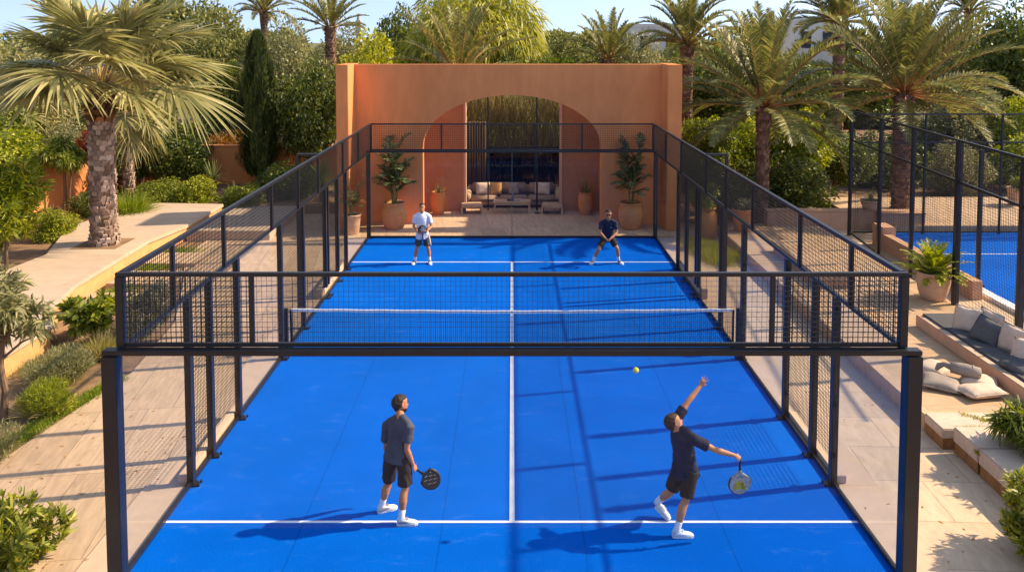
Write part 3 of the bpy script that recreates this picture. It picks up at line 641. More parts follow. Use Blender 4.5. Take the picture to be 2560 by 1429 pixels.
soft((-1.95,-.55,.10), (1.95,.40,.28), 'base', 'lounge', .03); soft((-1.78,-.60,.285), (-.605,.20,.46), 'seat_pad', 'lounge', .06); soft((-.6,-.60,.285), (.6,.20,.46), 'seat_pad', 'lounge', .06); soft((.605,-.60,.285), (1.78,.20,.46), 'seat_pad', 'lounge', .06)
for a, b in ((-1.78,-.61), (-.6,.6), (.61,1.78)): soft((a,.17,.44), (b,.42,.92), 'back_pad', 'lounge', .08)
for s in (-1, 1): q = MB(); q.tube([(s*1.86,-.55,.42),(s*1.9,0,.46),(s*1.86,.4,.6)], [.13,.15,.15], 12, ref=(0,0,1)); q.build('armrest', M['lounge2'], sf, smooth=True)
soft((-1.9,.425,.1), (1.9,.5,.8), 'back_frame', 'wood', .02)
for x, w_, m, lb, rz in ((-1.25,.58,'cream','cream cushion at the left end of the long sofa', .25), (-.72,.46,'gold','ochre cushion leaning on the left half of the sofa', .0), (1.22,.60,'cream','cream cushion at the right end of the long sofa', -.15), (.02,.40,'greyl','grey-brown cushion at the middle of the sofa', .05)):
    cushion((x+.05,15.78,.72), (R(72),0,rz), (w_,.50,.17), m, lb, 'cushions on the long sofa', int(abs(x)*10))
ct = thing('coffee_table', 'low pale wooden coffee table in front of the sofa', 'table', (.0,14.45,0))
q = MB(); q.box((-.76,-.34,.40), (.76,.34,.47)); q.build('tabletop', M['lounge2'], ct, bevel=.03)
q = MB(); q.box((-.72,-.30,.335), (.72,.30,.398)); q.build('apron', M['wood'], ct, bevel=.01)
for sx in (-1, 1):
    for sy in (-1, 1): q = MB(); q.beam((sx*.69,sy*.27,0), (sx*.69,sy*.27,.335), .07); q.build('leg', M['wood'], ct, bevel=.01)
q = MB(); q.box((-.20,14.32,.471), (.06,14.52,.52)); tag(q.build('book', M['book'], bevel=.006), 'dark book lying on the coffee table', 'book')
q = MB(); q.box((.09,14.30,.471), (.32,14.56,.53)); tag(q.build('book', M['bookl'], bevel=.006), 'pale grey book lying on the coffee table', 'book')
vs = thing('vase', 'slim bluish vase with dry stems on the coffee table', 'vase', (.02,14.6,.471)); q = MB(); q.lathe([(.0,0),(.05,.0),(.06,.08),(.035,.22),(.03,.30),(.04,.32),(.03,.31),(.025,.2),(0,.1)], 14); q.build('vase_body', M['vase'], vs, smooth=True)
q = MB(); rnd = random.Random(5)
for k in range(7): a = rnd.uniform(0, 6.28); q.tube([(0,0,.2),(.03*math.cos(a),.03*math.sin(a),.4),(.09*math.cos(a),.09*math.sin(a),.62+.1*rnd.random())], [.006,.005,.003], 5)
q.build('dry_stems', M['rachis'], vs)
def lounge_chair(x, y, rz, label):
    t = thing('side_bench', label, 'bench', (x,y,0), 'low benches under the arch', rz); q = MB(); q.box((-.42,-.40,.26), (.42,.40,.36)); q.build('seat', M['lounge2'], t, bevel=.03)
    for sx in (-1, 1): q = MB(); q.box((sx*.40-.045,-.38,0), (sx*.40+.045,.38,.255)); q.build('leg', M['wood'], t, bevel=.01)
lounge_chair(-1.62, 14.35, .1, 'low beige bench at the left end of the sofa, half in sun'); lounge_chair(1.62, 14.3, -.1, 'low beige bench at the right end of the sofa, in shade')
fl = thing('floor_lamp', 'thin black floor lamp standing beside the right end of the sofa', 'lamp', (1.02,14.2,0)); q = MB(); q.lathe([(0,0),(.13,0),(.13,.02),(.0,.03)], 14); q.build('base', M['black'], fl); q = MB(); q.tube([(0,0,.02),(0,0,1.9),(.05,0,2.3),(.12,0,2.5)], .014, 6); q.build('stem', M['black'], fl); q = MB(); q.lathe([(.09,2.38),(.05,2.54),(.0,2.55)], 12, c=(.12,0,0)); q.build('lamp_shade', M['black'], fl)

# ------------------------------------------------------------------ pots and their plants
POT = [(0,0),(.30,0),(.33,.02),(.42,.22),(.47,.48),(.45,.70),(.385,.86),(.375,.90),(.42,.93),(.425,.965),(.40,.985),(.365,.97),(.345,.90),(.33,.88)]
TALL = [(0,0),(.19,0),(.21,.02),(.28,.25),(.31,.5),(.30,.66),(.25,.80),(.24,.83),(.29,.86),(.29,.895),(.265,.905),(.235,.88),(.22,.82)]
TUB = [(0,0),(.25,0),(.28,.03),(.355,.22),(.39,.45),(.40,.60),(.395,.635),(.41,.645),(.415,.69),(.395,.71),(.365,.69),(.355,.62)]
BUCKET = [(0,0),(.24,0),(.26,.02),(.30,.4),(.33,.66),(.36,.69),(.365,.74),(.33,.75),(.31,.70)]
BOWL = [(0,0),(.20,0),(.24,.03),(.30,.2),(.31,.27),(.335,.28),(.335,.315),(.30,.32),(.285,.28)]
def pot(loc, prof, m, label, group=None, sc=1., soil=.9):
    t = thing('plant_pot', label, 'pot', loc, group); pr = [(r*sc, z*sc) for r, z in prof]
    q = MB(); q.lathe(pr, 36); q.build('pot_body', M[m], t, smooth=True)
    q = MB(); zt = pr[-1][1]; q.lathe([(0,zt-.02*sc),(pr[-1][0]*.5,zt-.01*sc),(pr[-1][0]*1.06,zt-.015*sc)], 24); q.build('pot_soil', M['potsoil'], t); return zt*1.0+loc[2]
def parts(name, label, cat, loc, items, group=None, rz=0):
    t = thing(name, label, cat, loc, group, rz)
    for nm, me in items: o = bpy.data.objects.new(nm, me); COL.objects.link(o); o.parent = t
    return t
def leafy_stems(seed, n, h, spread, Lf, leafL, leafW, nl=11, m='pot_leaf'):
    """upright canes carrying broad pinnate leaves at several heights"""
    rng = np.random.default_rng(seed); q = MB(); st = MB()
    for k in range(n):
        az = k*2.4+rng.normal()*.3; hh = h*rng.uniform(.45,1.); tip = np.array([math.cos(az)*spread*.35*rng.uniform(.3,1), math.sin(az)*spread*.35*rng.uniform(.3,1), hh])
        st.tube([(tip[0]*.2,tip[1]*.2,-.05),(tip[0]*.5,tip[1]*.5,hh*.5),tuple(tip)], [.02,.016,.009], 6)
        for j in range(4):
            f = 1-.2*j; b = tip*np.array([f,f,f]); a2 = az+j*2.4+rng.normal()*.4
            feather_frond(rng, q, b, a2, rng.uniform(.25,1.1)+(.5 if j == 0 else 0), Lf*rng.uniform(.7,1.15), nl, leafL, leafW, rng.uniform(.5,1.1), 0, 1, .15, .25, .008)
    return [('foliage', q.mesh('foliage', [M[m], M['gstem']])), ('stems', st.mesh('stems', [M['gstem']]))]
def rosette(seed, n, Ln, W, el=(1.4,.2), m='aloe', droop=.25, z=0, r=.03):
    rng = np.random.default_rng(seed); q = MB(); t = (np.arange(n)+.5)/n; az = np.arange(n)*2.4+rng.normal(size=n)*.2; e = el[0]+(el[1]-el[0])*t+rng.normal(size=n)*.1
    D = np.stack([np.cos(az)*np.cos(e), np.sin(az)*np.cos(e), np.sin(e)], 1); P = np.stack([np.cos(az)*r, np.sin(az)*r, np.full(n, z)], 1)
    N = np.stack([-np.cos(az)*np.sin(e), -np.sin(az)*np.sin(e), np.cos(e)], 1)
    q.blades(*blades(P, D, N, Ln*rng.uniform(.7,1.15,n), W, 4, droop*rng.uniform(.3,1.5,n), prof=lambda t: (1-t)**.7*(.8+.4*t)))
    return [('leaves', q.mesh('leaves', [M[m]]))]
ga = 'terracotta pots around the pavilion'
z = pot((-4.33,11.55,0), POT, 'clay', 'big terracotta pot with tall leafy plant, left of the arch, behind the man in white', ga)
parts('potted_plant', 'tall dark leafy plant growing in the big pot left of the arch', 'plant', (-4.33,11.55,z-.03), leafy_stems(1, 10, 2.05, 1.0, .78, .36, .085))
z = pot((4.36,11.55,0), POT, 'clay', 'big terracotta pot with tall leafy plant, right of the arch, behind the crouching man', ga)
parts('potted_plant', 'tall dark leafy plant growing in the big pot right of the arch', 'plant', (4.36,11.55,z-.03), leafy_stems(7, 10, 2.1, 1.0, .76, .36, .075))
z = pot((-2.93,14.0,0), TALL, 'clay2', 'slender orange pot lit by sun inside the arch, left of the sofa', ga)
parts('aloe_plant', 'green aloe in the sunlit orange pot left of the sofa', 'plant', (-2.93,14.0,z-.03), rosette(3, 22, .55, .06, (1.5,.5), droop=.15))
z = pot((2.92,14.0,0), TALL, 'clay', 'slender pot in shade inside the arch, right of the sofa', ga)
parts('aloe_plant', 'dark aloe in the shaded slender pot right of the sofa', 'plant', (2.92,14.0,z-.03), rosette(4, 22, .62, .075, (1.5,.4), 'pot_leaf', droop=.12))
z = pot((-5.72,10.75,0), BUCKET, 'claypale', 'pale bucket-shaped pot seen through the side glass by the left pier', ga, .95)
parts('potted_plant', 'arching dark plant in the pale bucket-shaped pot by the left pier', 'plant', (-5.72,10.75,z-.03), leafy_stems(12, 5, .8, .6, .6, .26, .04))
z = pot((6.75,10.0,0), TALL, 'clay', 'rounded clay urn outside the right side fence near the right pier', ga, 1.25)
parts('potted_plant', 'yellow-green bushy plant in the rounded urn outside the right fence', 'plant', (6.75,10.0,z-.03), [('foliage', crown_mesh('foliage', M['mid'], 31, (.55,.55,.5), 1500, .14, .05, 9, .4, up=.3).mesh('foliage', [M['mid']]))])
z = pot((8.0,9.9,.3), BUCKET, 'clay', 'straight-sided clay pot on the right terrace below the brown palm trunk', ga, 1.05)
parts('potted_plant', 'low olive plant filling the straight-sided pot on the right terrace', 'plant', (8.0,9.9,z-.03), [('foliage', crown_mesh('foliage', M['olive'], 32, (.42,.42,.3), 1000, .12, .04, 8, .2, up=.3).mesh('foliage', [M['olive']]))])
z = pot((13.1,11.42,.74), BOWL, 'claypale', 'wide pale bowl of spiky leaves standing on the low peach wall', None, 1.1)
parts('spiky_plant', 'grey-green spiky plant in the wide bowl on the low peach wall', 'plant', (13.1,11.42,z-.03), rosette(5, 46, .75, .04, (1.5,.15), 'olive', droop=.35))
z = pot((20.4,14.7,.25), BUCKET, 'claypale', 'pale pot at the far right edge on the upper terrace', None, .95)
parts('potted_plant', 'small yellow-green shrub in the pale pot at the far right edge', 'plant', (20.4,14.7,z-.03), [('foliage', crown_mesh('foliage', M['mid'], 33, (.5,.5,.35), 900, .13, .05, 8, .2).mesh('foliage', [M['mid']]))])
z = pot((10.78,2.35,.3), TUB, 'claypale', 'large round-bellied clay pot holding a bush, at the corner of the tall mesh fence', None, 1.02)
def fern_bush(seed, n, Lf, leafL, leafW, m, el=(1.5,.1), nl=16, droop=.8):
    rng = np.random.default_rng(seed); q = MB()
    for k in range(n):
        t = (k+.5)/n; feather_frond(rng, q, (rng.normal()*.05, rng.normal()*.05, 0), k*2.4+rng.normal()*.3, el[0]+(el[1]-el[0])*t+rng.normal()*.12, Lf*rng.uniform(.75,1.15), nl, leafL, leafW, droop*rng.uniform(.6,1.2), 0, 1, .3, .3, .010)
    return [('foliage', q.mesh('foliage', [M[m], M['gstem']]))]
parts('potted_bush', 'bright feathery green bush growing in the large round-bellied pot by the mesh fence', 'plant', (10.78,2.35,z-.04), fern_bush(9, 75, .95, .20, .035, 'lime'))

# ------------------------------------------------------------------ right lounge: bench, blocks, cushions
b = thing('stone_bench', 'long built-in pale stone bench with a charcoal seat pad along the tall mesh fence', 'bench', (9.36,-2,.3))
q = MB(); q.box((0,-5,0), (1.2,2.35,.27)); q.build('bench_base', M['peach'], b, bevel=.012)
q = MB(); q.box((.14,-5,.272), (1.16,1.25,.33)); q.box((.10,1.262,.272), (1.16,2.27,.33)); o = q.build('seat_pad', M['grey'], b, bevel=.02)
q = MB()
for k in range(9): q.box((-.015,-4.9+.78*k,.2705), (.13,-4.9+.78*k+.74,.288))
q.build('edge_tiles', M['pale'], b, bevel=.004)
gc = 'cushions on the stone bench'
cushion((9.90,-.85,.86), (R(68),R(0),R(-48)), (.56,.56,.2), 'cream', 'cream cushion at the far end of the stone bench', gc, 1)
cushion((9.93,-1.55,.84), (R(60),R(12),R(-62)), (.60,.56,.2), 'grey', 'charcoal cushion leaning on its corner between the cream ones', gc, 2)
cushion((10.20,-1.15,.88), (R(75),0,R(-85)), (.75,.55,.18), 'cream', 'long cream back cushion half hidden behind the cream and charcoal cushions', gc, 3)
cushion((10.12,-2.15,.89), (R(72),0,R(-78)), (.72,.56,.2), 'cream', 'cream back cushion beside the charcoal cushion, catching sun', gc, 4)
cushion((9.95,-2.85,.88), (R(62),R(-8),R(-60)), (.6,.58,.2), 'cream', 'nearest cream cushion on the stone bench, cut by the frame edge', gc, 5)
cushion((9.72,-2.95,.71), (R(14),R(4),R(-70)), (.55,.5,.16), 'grey', 'charcoal cushion lying flat below the nearest cream one', gc, 6)
gd = 'cushions on the stone terrace'
cushion((8.18,-3.05,.40), (R(4),R(4),R(-28)), (.66,.60,.2), 'greyl', 'grey cushion lying on the terrace edge, nearest the court', gd, 7)
cushion((8.72,-3.42,.40), (R(-5),0,R(12)), (.74,.56,.2), 'cream', 'largest pale cushion at the front of the heap on the terrace', gd, 8)
cushion((8.42,-2.35,.40), (R(6),R(-3),R(-65)), (.66,.56,.18), 'cream', 'pale cushion at the back of the heap on the terrace', gd, 9)
cushion((8.95,-2.95,.40), (R(0),R(0),R(-30)), (.6,.55,.17), 'cream', 'pale cushion under the rolled bolster on the terrace', gd, 10)
bo = MB(); bo.tube([(-.27,0,0),(-.25,0,0),(-.12,.01,.0),(.0,.0,.005),(.12,-.01,0),(.25,0,0),(.27,0,0)], [.04,.10,.115,.118,.115,.10,.04], 16)
bo.tube([(.10,0,-.0),(.13,0,0)], [.122,.122], 16); o = bo.build('bolster', M['greyl'], None, True); o.location = (8.72,-2.92,.585); o.rotation_euler = (0,R(4),R(-24)); tag(o, 'rolled linen bolster tied with a band on top of the terrace cushions', 'bolster')
bo = MB(); rng_ = random.Random(8); bo.tube([(0,0,0),(.08,.05,.06),(.16,.02,.10),(.25,-.06,.08),(.36,-.14,.05),(.46,-.17,.03)], [.03,.06,.05,.065,.05,.03], 12, .7); o = bo.build('throw', M['greyl'], None, True); o.location = (8.28,-2.68,.50); tag(o, 'crumpled grey-brown throw bunched between the terrace cushions', 'throw')
for k, (x0, y0, x1, y1, zt, lb) in enumerate(((7.28,-4.86,9.3,-4.24,.36,'mossy stone block step right in front of the terrace edge'), (7.42,-5.66,9.3,-4.93,.44,'middle pale stone block on a rusty base below the terrace'), (7.42,-7.6,9.3,-5.69,.44,'longest pale stone block on a rusty base, nearest the viewer'))):
    t = thing('stone_block', lb, 'block', (x0,y0,0), 'stone blocks stepping down from the terrace'); q = MB(); q.box((0,0,.19), (x1-x0,y1-y0,zt)); q.build('slab', M['block'], t, bevel=.015); q = MB(); q.box((.02,.02,-.05), (x1-x0,y1-y0-.02,.189)); q.build('base', M['rust'], t)
grass_patch('moss', [(7.6,-4.82,8.6,-4.86,.03), (7.9,-4.3,8.5,-4.8,.05), (7.45,-5.67,7.46,-5.66,.03)], 500, .06, .34, 12, 'lime')
t = thing('stone_bench', 'plain stone slab bench on the far part of the right terrace', 'bench', (8.15,5.2,.3)); q = MB(); q.box((0,-2,.18), (1.0,2.0,.34)); q.build('seat', M['terr'], t, bevel=.015); q = MB(); q.box((.06,-1.94,0), (.94,1.94,.18)); q.build('base', M['peach'], t)
grass_patch('ground_cover', [(6.2,9.3,7.0,7.0,.28), (6.1,8.5,6.5,6.5,.2)], 3500, .28, .0, 13, 'yell')

# ------------------------------------------------------------------ palms
def palm(name, label, loc, meshes, group, rz=0, sc=(1,1,1)): return tree(name, label, loc, meshes[0], meshes[1], group, sc, rz, 'palm')
gp = 'date palms with feathery fronds'
pA = feather_palm(1, 4.35, .23, 62, 4.1, .66, .05, 72, .85, (1.5,-.25), stalk='orstalk', leafm='palm')
palm('date_palm', 'slender-trunked date palm with orange stalks, just right of the side fence', (9.48,12.6,0), pA, gp)
pB = feather_palm(2, 4.55, .34, 66, 4.3, .70, .05, 76, .8, (1.5,-.2), stalk='orstalk', boots=(36,12))
palm('date_palm', 'thick-trunked date palm rising behind the tall mesh fence', (15.3,13.7,.25), pB, gp)
pC = feather_palm(3, 6.7, .24, 46, 2.6, .5, .05, 50, 1.1, (1.5,-.1), boots=(50,10), tflare=.12)
palm('date_palm', 'tall date palm with a bare trunk close to the right end of the pavilion', (8.05,19.5,0), pC, gp)
pD = feather_palm(4, 5.3, .3, 26, 2.9, .5, .06, 46, .8, (1.5,.0), boots=(26,9))
x, y = gnd(1520, 46); palm('date_palm', 'small-crowned date palm over the right half of the pavilion roofline', (x,y,.5), pD, gp)
pE = feather_palm(5, 5.0, .34, 34, 3.6, .55, .05, 56, .75, (1.45,.15), stalk='orstalk', boots=(22,9))
x, y = gnd(1148, 37); palm('date_palm', 'date palm with fanned stalks right behind the middle of the pavilion', (x,y,.3), pE, gp)
x, y = gnd(2090, 44); palm('date_palm', 'dark hazy date palm between the two big right-hand palms', (x,y,1.2), pC, gp, 1.0, (1.15,1.15,1.0))
x, y = gnd(2412, 60); palm('date_palm', 'farthest date palm on the skyline at right', (x,y,2.2), pC, gp, 2.0, (.95,.95,1.0))
x, y = gnd(665, 62); palm('date_palm', 'small far date palm against the sky, left of the other skyline palm', (x,y,2.6), pC, gp, .5, (.92,.92,.95))
x, y = gnd(830, 50); palm('date_palm', 'far date palm on the skyline above the yellow-green tree', (x,y,2.9), pD, gp, .8, (1,1,.9))
# fan palm
def fan_palm(seed, h, r0, r1, n_leaf, petL, fanR, segs, mleaf, boots=True, el=(1.5,-.3), width=.075, droopk=1.0):
    rng = np.random.default_rng(seed); q = MB()
    for k in range(n_leaf):
        t = (k+.5)/n_leaf; az = k*2.39996+rng.normal()*.2; e = el[0]+(el[1]-el[0])*t+rng.normal()*.1; h_ = np.array([math.cos(az), math.sin(az), 0]); P = [np.array([math.cos(az)*r1*.5, math.sin(az)*r1*.5, h-.05+.25*(1-t)])]
        pl = petL*rng.uniform(.75,1.15); ee = e
        for j in range(6): ee -= .06+.05*t; P.append(P[-1]+(h_*math.cos(ee)+np.array([0,0,math.sin(ee)]))*pl/6)
        q.cur = 1; q.tube([Vector(p) for p in P], [.045-.004*j for j in range(7)], 6, .6)
        # fan segments along a short bent costa
        d = unit(P[-1]-P[-2]); sd = unit(np.cross(d, [0,0,1.])); sd = unit(sd+np.array([0,0,rng.normal()*.25])); up = np.cross(sd, d); R_ = fanR*rng.uniform(.8,1.12); s = np.linspace(-1, 1, segs); a = s*R(118)
        cost = np.abs(s); base = P[-1]+np.outer(.30*R_*(1-cost), d)*.9-np.outer((1-cost)**2*.06*R_, [0,0,1.])
        D = np.outer(np.cos(a), d)+np.outer(np.sin(a), sd)+np.outer(.25-.5*(1-cost)*0, up)*(.35*np.abs(s))[:,None]
        D = unit(D+rng.normal(size=D.shape)*.04); Ls = R_*(1-.38*cost**1.6)*rng.uniform(.9,1.08,segs); N = up+np.outer(np.where(np.arange(segs)%2 == 0, .5, -.5), sd)
        q.cur = 0; q.blades(*blades(base, D, N, Ls, width*R_, 6, droopk*rng.uniform(.18,.5,segs)*(.7+.6*t), prof=lambda t: (min(1, .25+2.2*t) if t < .45 else max(.04, 1-(t-.45)*1.75))))
    tr = MB(); tr.tube([(0,0,-.15),(0,0,.12),(0,0,.4),(0,0,h*.5),(0,0,h)], [r0*1.12,r0*1.06,r0,(r0+r1)/2,r1], 18); trunk_boots(tr, rng, .5, r0*1.30, r0*1.08, 4, 15, 0, out=.04)
    trunk_boots(tr, rng, h*.80, r0*1.05, r1*1.04, int(h*5.2), 13, 0, out=.05)
    trunk_d = MB(); trunk_boots(trunk_d, rng, h*.22, r1*1.05, r1*1.12, 6, 11, 0, 1.1, .10, .05)
    for i in range(len(trunk_d.v)): x, y, z = trunk_d.v[i]; trunk_d.v[i] = (x, y, z+h*.79)
    return q.mesh('crown', [M[mleaf], M['rachis']]), tr.mesh('trunk', [M['boot']]), trunk_d.mesh('leaf_bases', [M['bootd']])
fp = fan_palm(11, 4.95, .37, .36, 27, 1.65, 2.0, 60, 'fan', el=(1.5,.42), width=.06, droopk=.95)
o = palm('fan_palm', 'big fan palm with a thick scaly trunk standing in the pale garden walk', (-12.87,7.3,.48), fp[:2], 'fan palms', .6); o2 = bpy.data.objects.new('leaf_bases', fp[2]); COL.objects.link(o2); o2.parent = o
p = MB(); p.box((-13.6,6.6,.45), (-12.2,8.0,.505)); struct(p.build('tree_pit', M['soil']))
fp2 = fan_palm(12, 3.7, .19, .20, 26, .9, 1.1, 30, 'dusty', el=(1.5,-.6))
o = palm('fan_palm', 'smaller fan palm with a thin smooth trunk behind the big one', (-15.5,14.7,.3), fp2[:2], 'fan palms', .2)
fp3 = fan_palm(13, .5, .2, .2, 24, .7, .8, 24, 'fan', el=(1.5,.0))
o = palm('palmetto', 'low sunlit palmetto beyond the terracotta wall at far left', (-25,23,2.4), fp3[:2], None, .2, (1.5,1.5,1.5))

# ------------------------------------------------------------------ trees and shrubs
def whorls(seed, rad, tips, per, Ln, W, m, nl=10, cz=0, cone=(.3,1.15), up=.5, droop=.2, segs=2, lr=(.32,.5)):
    """leafy shoots: whorls of long leaves at shoot tips spread over a lumpy crown"""
    rng = np.random.default_rng(seed); P, O = lumps(rng, tips, rad, nl, lr, cz, .5); A = unit(O+np.array([0,0,up])+rng.normal(size=(tips,3))*.3)
    P = np.repeat(P, per, 0); A = np.repeat(A, per, 0); n = len(P); P = P-A*(rng.uniform(0,1,n)*Ln*1.1)[:,None]
    X = unit(np.cross(A, rng.normal(size=(n,3)))); th = rng.uniform(*cone, n); D = A*np.cos(th)[:,None]+X*np.sin(th)[:,None]; N = unit(A*np.sin(th)[:,None]-X*np.cos(th)[:,None]+rng.normal(size=(n,3))*.2)
    q = MB(); q.blades(*blades(P, D, N, Ln*rng.uniform(.6,1.2,n), W*rng.uniform(.8,1.2,n), segs, droop*rng.uniform(.3,1.6,n))); return q.mesh('foliage', [M[m]])
UM = {}
for k, (m, seed, lf, wd, n, nl, dr, kw) in {'dark': ('dark', 41, .085, .05, 13000, 26, .15, {}), 'mid': ('mid', 42, .085, .045, 13000, 24, .15, {}), 'olive': ('olive', 43, .075, .028, 15000, 30, .1, dict(up=.25)),
        'pine': ('pine', 44, .07, .035, 16000, 38, .05, dict(up=.4, lr=(.2,.36))), 'yell': ('yell', 45, .075, .05, 15000, 30, .1, dict(lr=(.24,.4))), 'dusty': ('dusty', 46, .08, .03, 13000, 26, .15, {}), 'lime': ('lime', 47, .10, .05, 9000, 24, .25, dict(lr=(.26,.42))),
        'rust': ('rust_leaf', 48, .10, .035, 5000, 18, .1, dict(up=.4))}.items():
    UM[k] = crown_mesh('crown', M[m], seed, (1,1,1), n, lf, wd, nl, 0, kw.get('lr', (.26,.46)), dr, kw.get('up', 0)).mesh('crown', [M[m]])
def weeping(seed):
    rng = np.random.default_rng(seed); P, O = lumps(rng, 15000, (1,1,1), 26, (.24,.42)); n = len(P); D = unit(O*.5+np.array([0,0,-.35])+rng.normal(size=(n,3))*.3); q = MB()
    q.blades(*blades(P, D, O+rng.normal(size=(n,3))*.5, .15*rng.uniform(.6,1.5,n), .02, 2, rng.uniform(.3,.9,n))); return q.mesh('crown', [M['feather']])
UM['weep'] = weeping(49)
TR = trunk_mb(1, 1, .05, .03, 5, .45).mesh('trunk', [M['bark']])
def bg(px, D, top, wpx, kind, label, group='trees behind the garden', cat='tree', zb=.0, name='tree', rz=None, deep=None):
    k = D/2068.5; x, y = gnd(px, D); zt = CAMZ-(top-99)*k; r = wpx*.5*k; rz_ = deep or max(r*.85, (zt-zb)*.42); zc = zt-rz_
    o = thing(name, label, cat, (x,y,zb), group, rz if rz is not None else (px*.37) % 6.28)
    c = bpy.data.objects.new('crown', UM[kind]); COL.objects.link(c); c.parent = o; c.location = (0,0,zc-zb); c.scale = (r*1.05, r*1.05, rz_*1.05)
    h = max(zc-zb, .4); t = bpy.data.objects.new('trunk', TR); COL.objects.link(t); t.parent = o; t.scale = (max(1.5, r*1.6), max(1.5, r*1.6), h)
    return o
for a in ((-40,40,235,270,'mid','green tree filling the left frame edge below the fan palm'),(150,47,190,300,'olive','grey-green tree low behind the fan palm trunk'),(865,57,78,190,'olive','grey-green tree on the skyline behind the yellow-green tree'),(320,46,205,240,'mid','rounded green tree between the two fan palm trunks'),(1030,60,70,260,'mid','green tree far behind the left part of the facade'),(60,44,100,280,'dusty','dusty olive-toned tree at the far left behind the fan palm'), (255,50,120,260,'dusty','dusty low tree glimpsed between the fan palm leaves'), (430,54,-60,330,'pine','tallest dark tree, cut by the top edge, right of the fan palm crown'),
          (545,50,30,250,'pine','dark bushy tree just left of the far skyline palm'), (565,43,130,170,'mid','green tree filling the gap between fan palm and cypress'), (715,43,70,210,'olive','grey-green tree rising just behind the cypress'), (930,41,66,230,'yell','bright yellow-green tree over the left end of the pavilion'),
          (775,38,150,170,'dark','dark leafy tree between the cypress and the pavilion pier'), (1165,46,-70,370,'weep','huge feathery golden tree above the middle of the pavilion'), (1000,52,15,130,'dark','dark wispy tree at the left edge of the feathery golden tree'),
          (1320,58,65,160,'pine','hazy round tree on the skyline right of the feathery tree'), (1415,64,85,200,'pine','low hazy tree on the skyline over the middle of the facade'), (1395,46,118,190,'mid','green bush-like tree showing just over the pavilion roof'), (1290,42,112,120,'dark','dark tree tucked under the feathery tree by the roofline'),
          (1605,45,108,200,'olive','grey-green tree over the right end of the pavilion roof'), (1690,58,85,150,'mid','tree below the white house on the skyline'), (1540,66,80,170,'pine','hazy tree behind the small-crowned palm'), (1800,47,120,260,'dark','dark tree behind the slender orange-stalked palm'), (1960,49,135,260,'dark','dark tree between the two big right palms'),
          (2130,50,140,240,'dark','dark tree behind the left fronds of the thick-trunked palm'), (2240,56,80,220,'mid','green tree behind the thick-trunked palm crown'), (2400,52,75,260,'olive','grey-green tree right of the thick-trunked palm'), (2530,45,10,220,'dark','tall dark tree at the upper right corner'), (2440,42,235,240,'olive','olive-toned tree above the far fence of the second court'), (2545,40,240,170,'lime','yellow-green tree at the right edge above the fence')): bg(*a)
for a in ((1765,35,275,170,'mid','leafy shrub just right of the pavilion pier'), (1850,37,290,190,'lime','sunlit yellow-green shrub left of the slender palm trunk'), (2005,36.5,275,190,'lime','tall yellow-green shrub right of the slender palm trunk'), (2085,37,330,170,'dark','dark shrub behind the wide bowl of spiky leaves'), (1960,34,380,230,'dark','dark low shrub at the foot of the slender palm'),
          (1715,32,350,100,'mid','small shrub against the right pier of the pavilion'), (2190,40,330,220,'dark','dark shrub behind the corner of the tall mesh fence'), (2330,44,300,260,'dark','dark shrub under the thick-trunked palm'), (2480,42,320,240,'mid','green shrub behind the far fence of the second court'),(2560,38,330,190,'lime','yellow-green shrub at the right edge behind the second court'),(2380,37,360,170,'olive','low grey-green shrub on the terrace behind the second court'),
          (1800,31,420,150,'dark','dark shrub behind the clay urn outside the right fence')): bg(*a, 'shrubs behind the right terrace', 'shrub', name='shrub')
gl = 'shrubs along the left garden walls'
for a in ((40,37,325,210,'lime','bright shrub behind the sunlit terracotta wall at far left'), (180,38.5,320,190,'olive','grey-green shrub behind the umbrella-shaped shrub'), (300,38.5,330,150,'mid','green shrub behind the shaded wall, beside the thin fan palm trunk')): bg(*a, gl, 'shrub', zb=.3, name='shrub')
for a in ((350,36.4,335,150,'dark','dark climbing shrub right of the thin fan palm trunk'), (445,36.5,325,170,'dark','tallest dark shrub in front of the shaded terracotta wall'), (430,41,280,260,'mid','light green shrub showing above the dark wall shrubs'), (575,43,265,150,'dusty','pale dusty bush behind the shaded wall, left of the cypress'), (585,40.5,312,150,'rust','rust-coloured shrub on top of the shaded wall, left of the cypress'),
          (745,40.5,312,130,'rust','rust-coloured shrub right of the cypress'), (400,33.6,436,140,'mid','clipped green shrub at the back of the side terrace, left one'), (492,33.6,440,130,'lime','clipped yellow-green shrub in the middle of the bed behind the side terrace'), (612,33.4,452,120,'mid','clipped green shrub by the left side fence'), (720,35,400,150,'dark','dark shrub under the cypress beside the fence'),
          (235,31.5,470,110,'dark','dark shrub with white flowers left of the big fan palm trunk'), (130,27.6,518,120,'lime','round clipped yellow-green bush beside the garden walk'), (285,36,455,70,'yell','small golden shrub between the two fan palm trunks')): bg(*a, gl, 'shrub', zb=.3, name='shrub')
# umbrella shrub, oleanders, near bushes
o = thing('umbrella_shrub', 'umbrella-shaped shrub on a bare stem before the sunlit terracotta wall', 'shrub', (-17.3,13.2,.3)); 
for nm, me in (('crown', whorls(51, (1.0,1.0,.75), 420, 12, .26, .05, 'mid', 12, 2.15, up=-.1, droop=.5)), ('trunk', (lambda q: (q.tube([(0,0,-.1),(.03,0,.8),(-.02,.02,1.9)], [.09,.07,.06], 8), q.tube([(.1,0,-.1),(.2,0,.8),(.3,.02,1.8)], [.05,.04,.03], 8), q)[-1])(MB()).mesh('trunk', [M['bark']]))): c = bpy.data.objects.new(nm, me); COL.objects.link(c); c.parent = o
parts('red_shrub', 'dark red shrub between umbrella shrub and fan palm trunk', 'shrub', (-17.4,15.2,.3), [('foliage', crown_mesh('foliage', M['red_leaf'], 52, (.45,.45,.9), 1400, .2, .05, 10, 2.1, up=.3).mesh('foliage', [M['red_leaf']]))])
